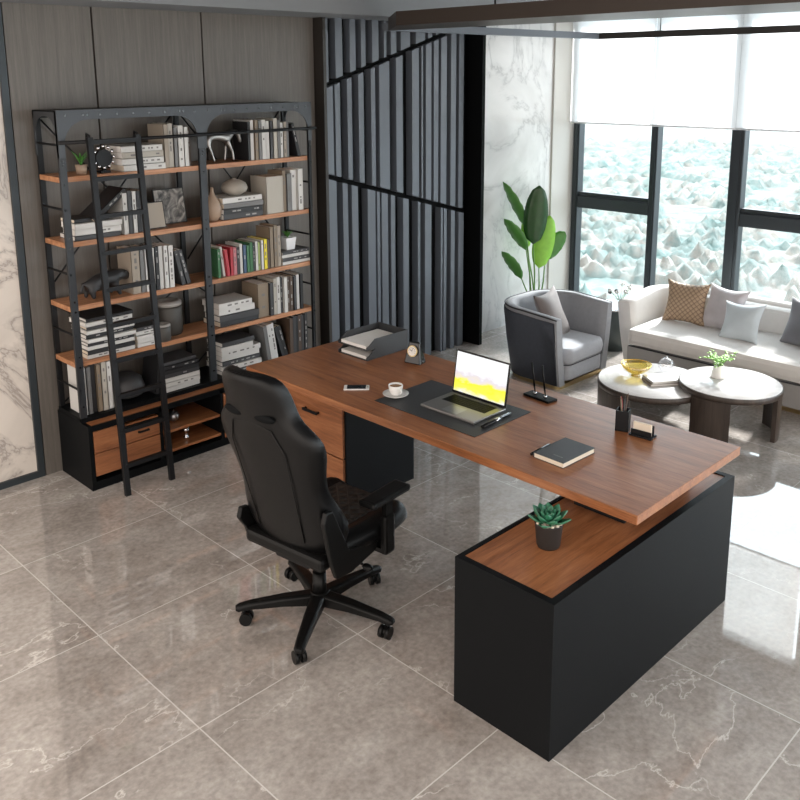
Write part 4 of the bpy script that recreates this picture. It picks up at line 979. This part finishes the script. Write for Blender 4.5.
# ------------------------------------------------------------------ coffee tables
def coffee_table(label, c, r, h, arcs):
    t = thing('coffee_table', label, 'coffee table', (c[0], c[1], 0))
    mb = MB(); mb.lathe([(r-.012, h-.008), (r-.006, h-.004), (r-.01, h), (.001, h)], n=56); mb.build('marble_top', 'table_marble', t)
    mb = MB(); mb.lathe([(.001, h-.045), (r-.01, h-.045), (r, h-.04), (r, h-.006), (r-.007, h-.002), (r-.013, h-.007), (.001, h-.009)], n=56); mb.build('rim', 'smoked_oak', t)
    for a0, a1 in arcs:
        mb = MB(); n = 14; o_ = [((r-.004)*math.cos(R(a0+(a1-a0)*k/n)), (r-.004)*math.sin(R(a0+(a1-a0)*k/n))) for k in range(n+1)]
        i_ = [((r-.035)*math.cos(R(a0+(a1-a0)*k/n)), (r-.035)*math.sin(R(a0+(a1-a0)*k/n))) for k in range(n, -1, -1)]
        mb.prism(o_+i_, 0, h-.044); mb.build('curved_leg', 'smoked_oak', t)
coffee_table('lower round white marble coffee table carrying the gold bowl', (5.44, 2.93), .38, .28, ((125, 185), (-5, 60)))
coffee_table('higher round white marble coffee table carrying the green sprigs', (5.61, 2.45), .335, .34, ((158, 206), (-92, -25)))
# things on coffee tables
t = thing('glass_bowl', 'yellow gold glass bowl on the lower coffee table', 'bowl', (5.43, 3.06, .281))
mb = MB(); mb.lathe([(.035, 0), (.03, .006), (.02, .012), (.05, .025), (.09, .055), (.108, .085), (.104, .085), (.086, .058), (.045, .03), (.001, .02)], n=36); mb.build('bowl', 'amber_glass', t)
mb = MB(); mb.tube([(.106*math.cos(a), .106*math.sin(a), .086) for a in [k*2*PI/36 for k in range(37)]], .003, n=6); mb.build('gold_rim', 'gold', t)
for k, (dx, th, col, lab) in enumerate(((0, .016, 'b_beige', 'beige book at the bottom of the pair on the lower coffee table'), (.01, .016, 'b_white', 'white book on top of the pair on the lower coffee table'))):
    t = thing('magazine_book', lab, 'book', (5.43+dx, 2.86, .281+k*.0175), R(-38+k*4), 'books on the lower coffee table')
    MB().box(-.11, .11, -.08, .08, 0, .002).box(-.11, .11, -.08, .08, .0145, .0165).box(-.11, -.108, -.08, .08, 0, .0165).build('cover', col, t)
    MB().box(-.107, .107, -.077, .077, .002, .0145).build('pages', 'paper', t)
t = thing('glass_ornament', 'clear round glass ornament behind the books on the lower coffee table', 'ornament', (5.66, 2.95, .281))
mb = MB(); mb.lathe([(.03, 0), (.055, .03), (.06, .055), (.045, .085), (.02, .1), (.012, .1)], n=24, caps=False); mb.build('globe', 'clear_glass', t)
mb = MB(); mb.sphere((0, 0, .104), .011, n=10); mb.build('stopper', 'chrome', t)
t = thing('sprig_vase', 'small white ribbed vase of green sprigs on the higher coffee table', 'vase', (5.64, 2.55, .341))
mb = MB(); mb.lathe([(.001, 0), (.046, 0), (.05, .006), (.045, .04), (.034, .075), (.03, .085), (.033, .09), (.028, .09), (.026, .08), (.001, .01)], n=32); mb.build('vase', 'porcelain', t)
mb = MB(); ml_ = MB()
for k in range(16):
    a = k*2.4; rr = .05+.09*rng.random(); tp = Vector((rr*math.cos(a), rr*math.sin(a), .12+.085*rng.random()-(.05 if k % 4 == 0 else 0)))
    mid = Vector((tp.x*.45, tp.y*.45, .13)); mb.tube([(0, 0, .05), mid, tp], .0012, n=5)
    for q in range(9):
        f = .3+.7*q/8; p = (Vector((0, 0, .09)).lerp(mid, f*2) if f < .5 else mid.lerp(tp, f*2-1)); an = rng.uniform(0, 2*PI)
        leaf(ml_, p, p+Vector((math.cos(an)*.022, math.sin(an)*.022, rng.uniform(-.006, .012))), .016, .1, n=4, thick=.0008)
mb.build('sprig_stems', 'stem', t); ml_.build('sprig_leaves', 'green_light', t)
# pale rug under the lounge
# ------------------------------------------------------------------ outside
def ground_mat():
    m, t, b = nt('hazy_park'); L = t.links.new; N = t.nodes.new
    tc = N('ShaderNodeTexCoord'); n = N('ShaderNodeTexNoise'); n.inputs['Scale'].default_value = .16; n.inputs['Detail'].default_value = 12; n.inputs['Roughness'].default_value = .75; L(tc.outputs['Object'], n.inputs['Vector'])
    r = ramp(t, [(.36, (.08, .15, .15)), (.48, (.14, .19, .19)), (.58, (.22, .225, .215))]); L(n.outputs['Fac'], r.inputs[0]); L(r.outputs[0], b.inputs['Base Color']); b.inputs['Roughness'].default_value = 1  # aerial haze is put into these pale, low-contrast colours
    return m
M['ground'] = ground_mat(); M['tree'] = plain('tree', (.17, .215, .215), .9, var=.2, vscale=.3); M['far_wall'] = plain('far_wall', (.35, .33, .31), .9)
o = boxo('ground', 'ground', None, 30, 500, -350, 450, -26.1, -26); tag(o, 'hazy pale park land far below the windows', 'ground', kind='structure')
from mathutils import noise
mb = MB(); NA, ND = 300, 330; grid = []
for i in range(ND+1):
    d = 34*(330/34)**(i/ND); rowv = []
    for j in range(NA+1):
        a = -.45+1.75*j/NA; x_, y_ = 8+d*math.cos(a), d*math.sin(a); p = Vector((x_, y_, 0))
        crown = abs(noise.noise(p/2.3))*2.6+abs(noise.noise(p/.9+Vector((3, 1, 0))))*.9
        clear = 1 if noise.noise(p/17+Vector((9, 2, 0)))+.18 > 0 else .12
        rowv.append(mb.bm.verts.new((x_, y_, -23.6+crown*clear*1.3+noise.noise(p/60)*2)))
    grid.append(rowv)
for a_, b_ in zip(grid, grid[1:]):
    for k in range(NA):
        f = mb.bm.faces.new((a_[k], b_[k], b_[k+1], a_[k+1])); f.smooth = True
tag(mb.build('treetops', 'ground'), 'hazy blue green treetops and clearings seen far below through the windows', 'trees', kind='stuff')

# ------------------------------------------------------------------ light
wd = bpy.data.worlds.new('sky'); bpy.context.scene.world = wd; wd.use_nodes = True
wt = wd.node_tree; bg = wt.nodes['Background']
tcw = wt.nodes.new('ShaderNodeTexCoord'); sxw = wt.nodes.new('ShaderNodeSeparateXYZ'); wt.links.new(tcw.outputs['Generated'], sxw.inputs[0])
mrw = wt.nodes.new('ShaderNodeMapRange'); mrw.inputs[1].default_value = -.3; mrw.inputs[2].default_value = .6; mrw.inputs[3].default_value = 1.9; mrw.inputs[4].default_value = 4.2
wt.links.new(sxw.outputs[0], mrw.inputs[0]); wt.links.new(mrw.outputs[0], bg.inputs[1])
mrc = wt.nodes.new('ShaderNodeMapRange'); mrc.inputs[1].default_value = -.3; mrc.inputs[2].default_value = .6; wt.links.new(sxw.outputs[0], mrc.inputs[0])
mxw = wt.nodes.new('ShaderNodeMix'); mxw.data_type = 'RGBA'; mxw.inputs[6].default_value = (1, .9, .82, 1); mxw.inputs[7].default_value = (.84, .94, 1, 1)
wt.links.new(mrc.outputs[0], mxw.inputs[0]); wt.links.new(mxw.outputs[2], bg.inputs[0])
sun = bpy.data.objects.new('sun', bpy.data.lights.new('sun', 'SUN')); C.objects.link(sun); sun.data.energy = 9; sun.data.angle = R(6); sun.data.color = (1, .97, .93)
dv = Vector((-.82, -.12, -.56)); sun.rotation_euler = dv.to_track_quat('-Z', 'Y').to_euler(); sun.location = (12, 0, 6)
# ------------------------------------------------------------------ camera
cam = bpy.data.objects.new('camera', bpy.data.cameras.new('camera')); C.objects.link(cam)
Rm = [[0.70602097, -0.70816915, -0.00555414], [-0.15096599, -0.14283634, -0.97816515], [0.69191304, 0.69144359, -0.2077549]]
mw = Matrix(((Rm[0][0], -Rm[1][0], -Rm[2][0], 0), (Rm[0][1], -Rm[1][1], -Rm[2][1], 0), (Rm[0][2], -Rm[1][2], -Rm[2][2], 2.4), (0, 0, 0, 1)))
cam.matrix_world = mw
cam.data.sensor_width = 36; cam.data.lens = 886.5/800*36; cam.data.shift_y = -139/800; cam.data.clip_end = 2000; cam.data.clip_start = .05
sc_n = bpy.context.scene; sc_n.camera = cam
vs = sc_n.view_settings; vs.view_transform = 'Standard'; vs.look = 'None'; vs.gamma = 1; vs.exposure = 0.45
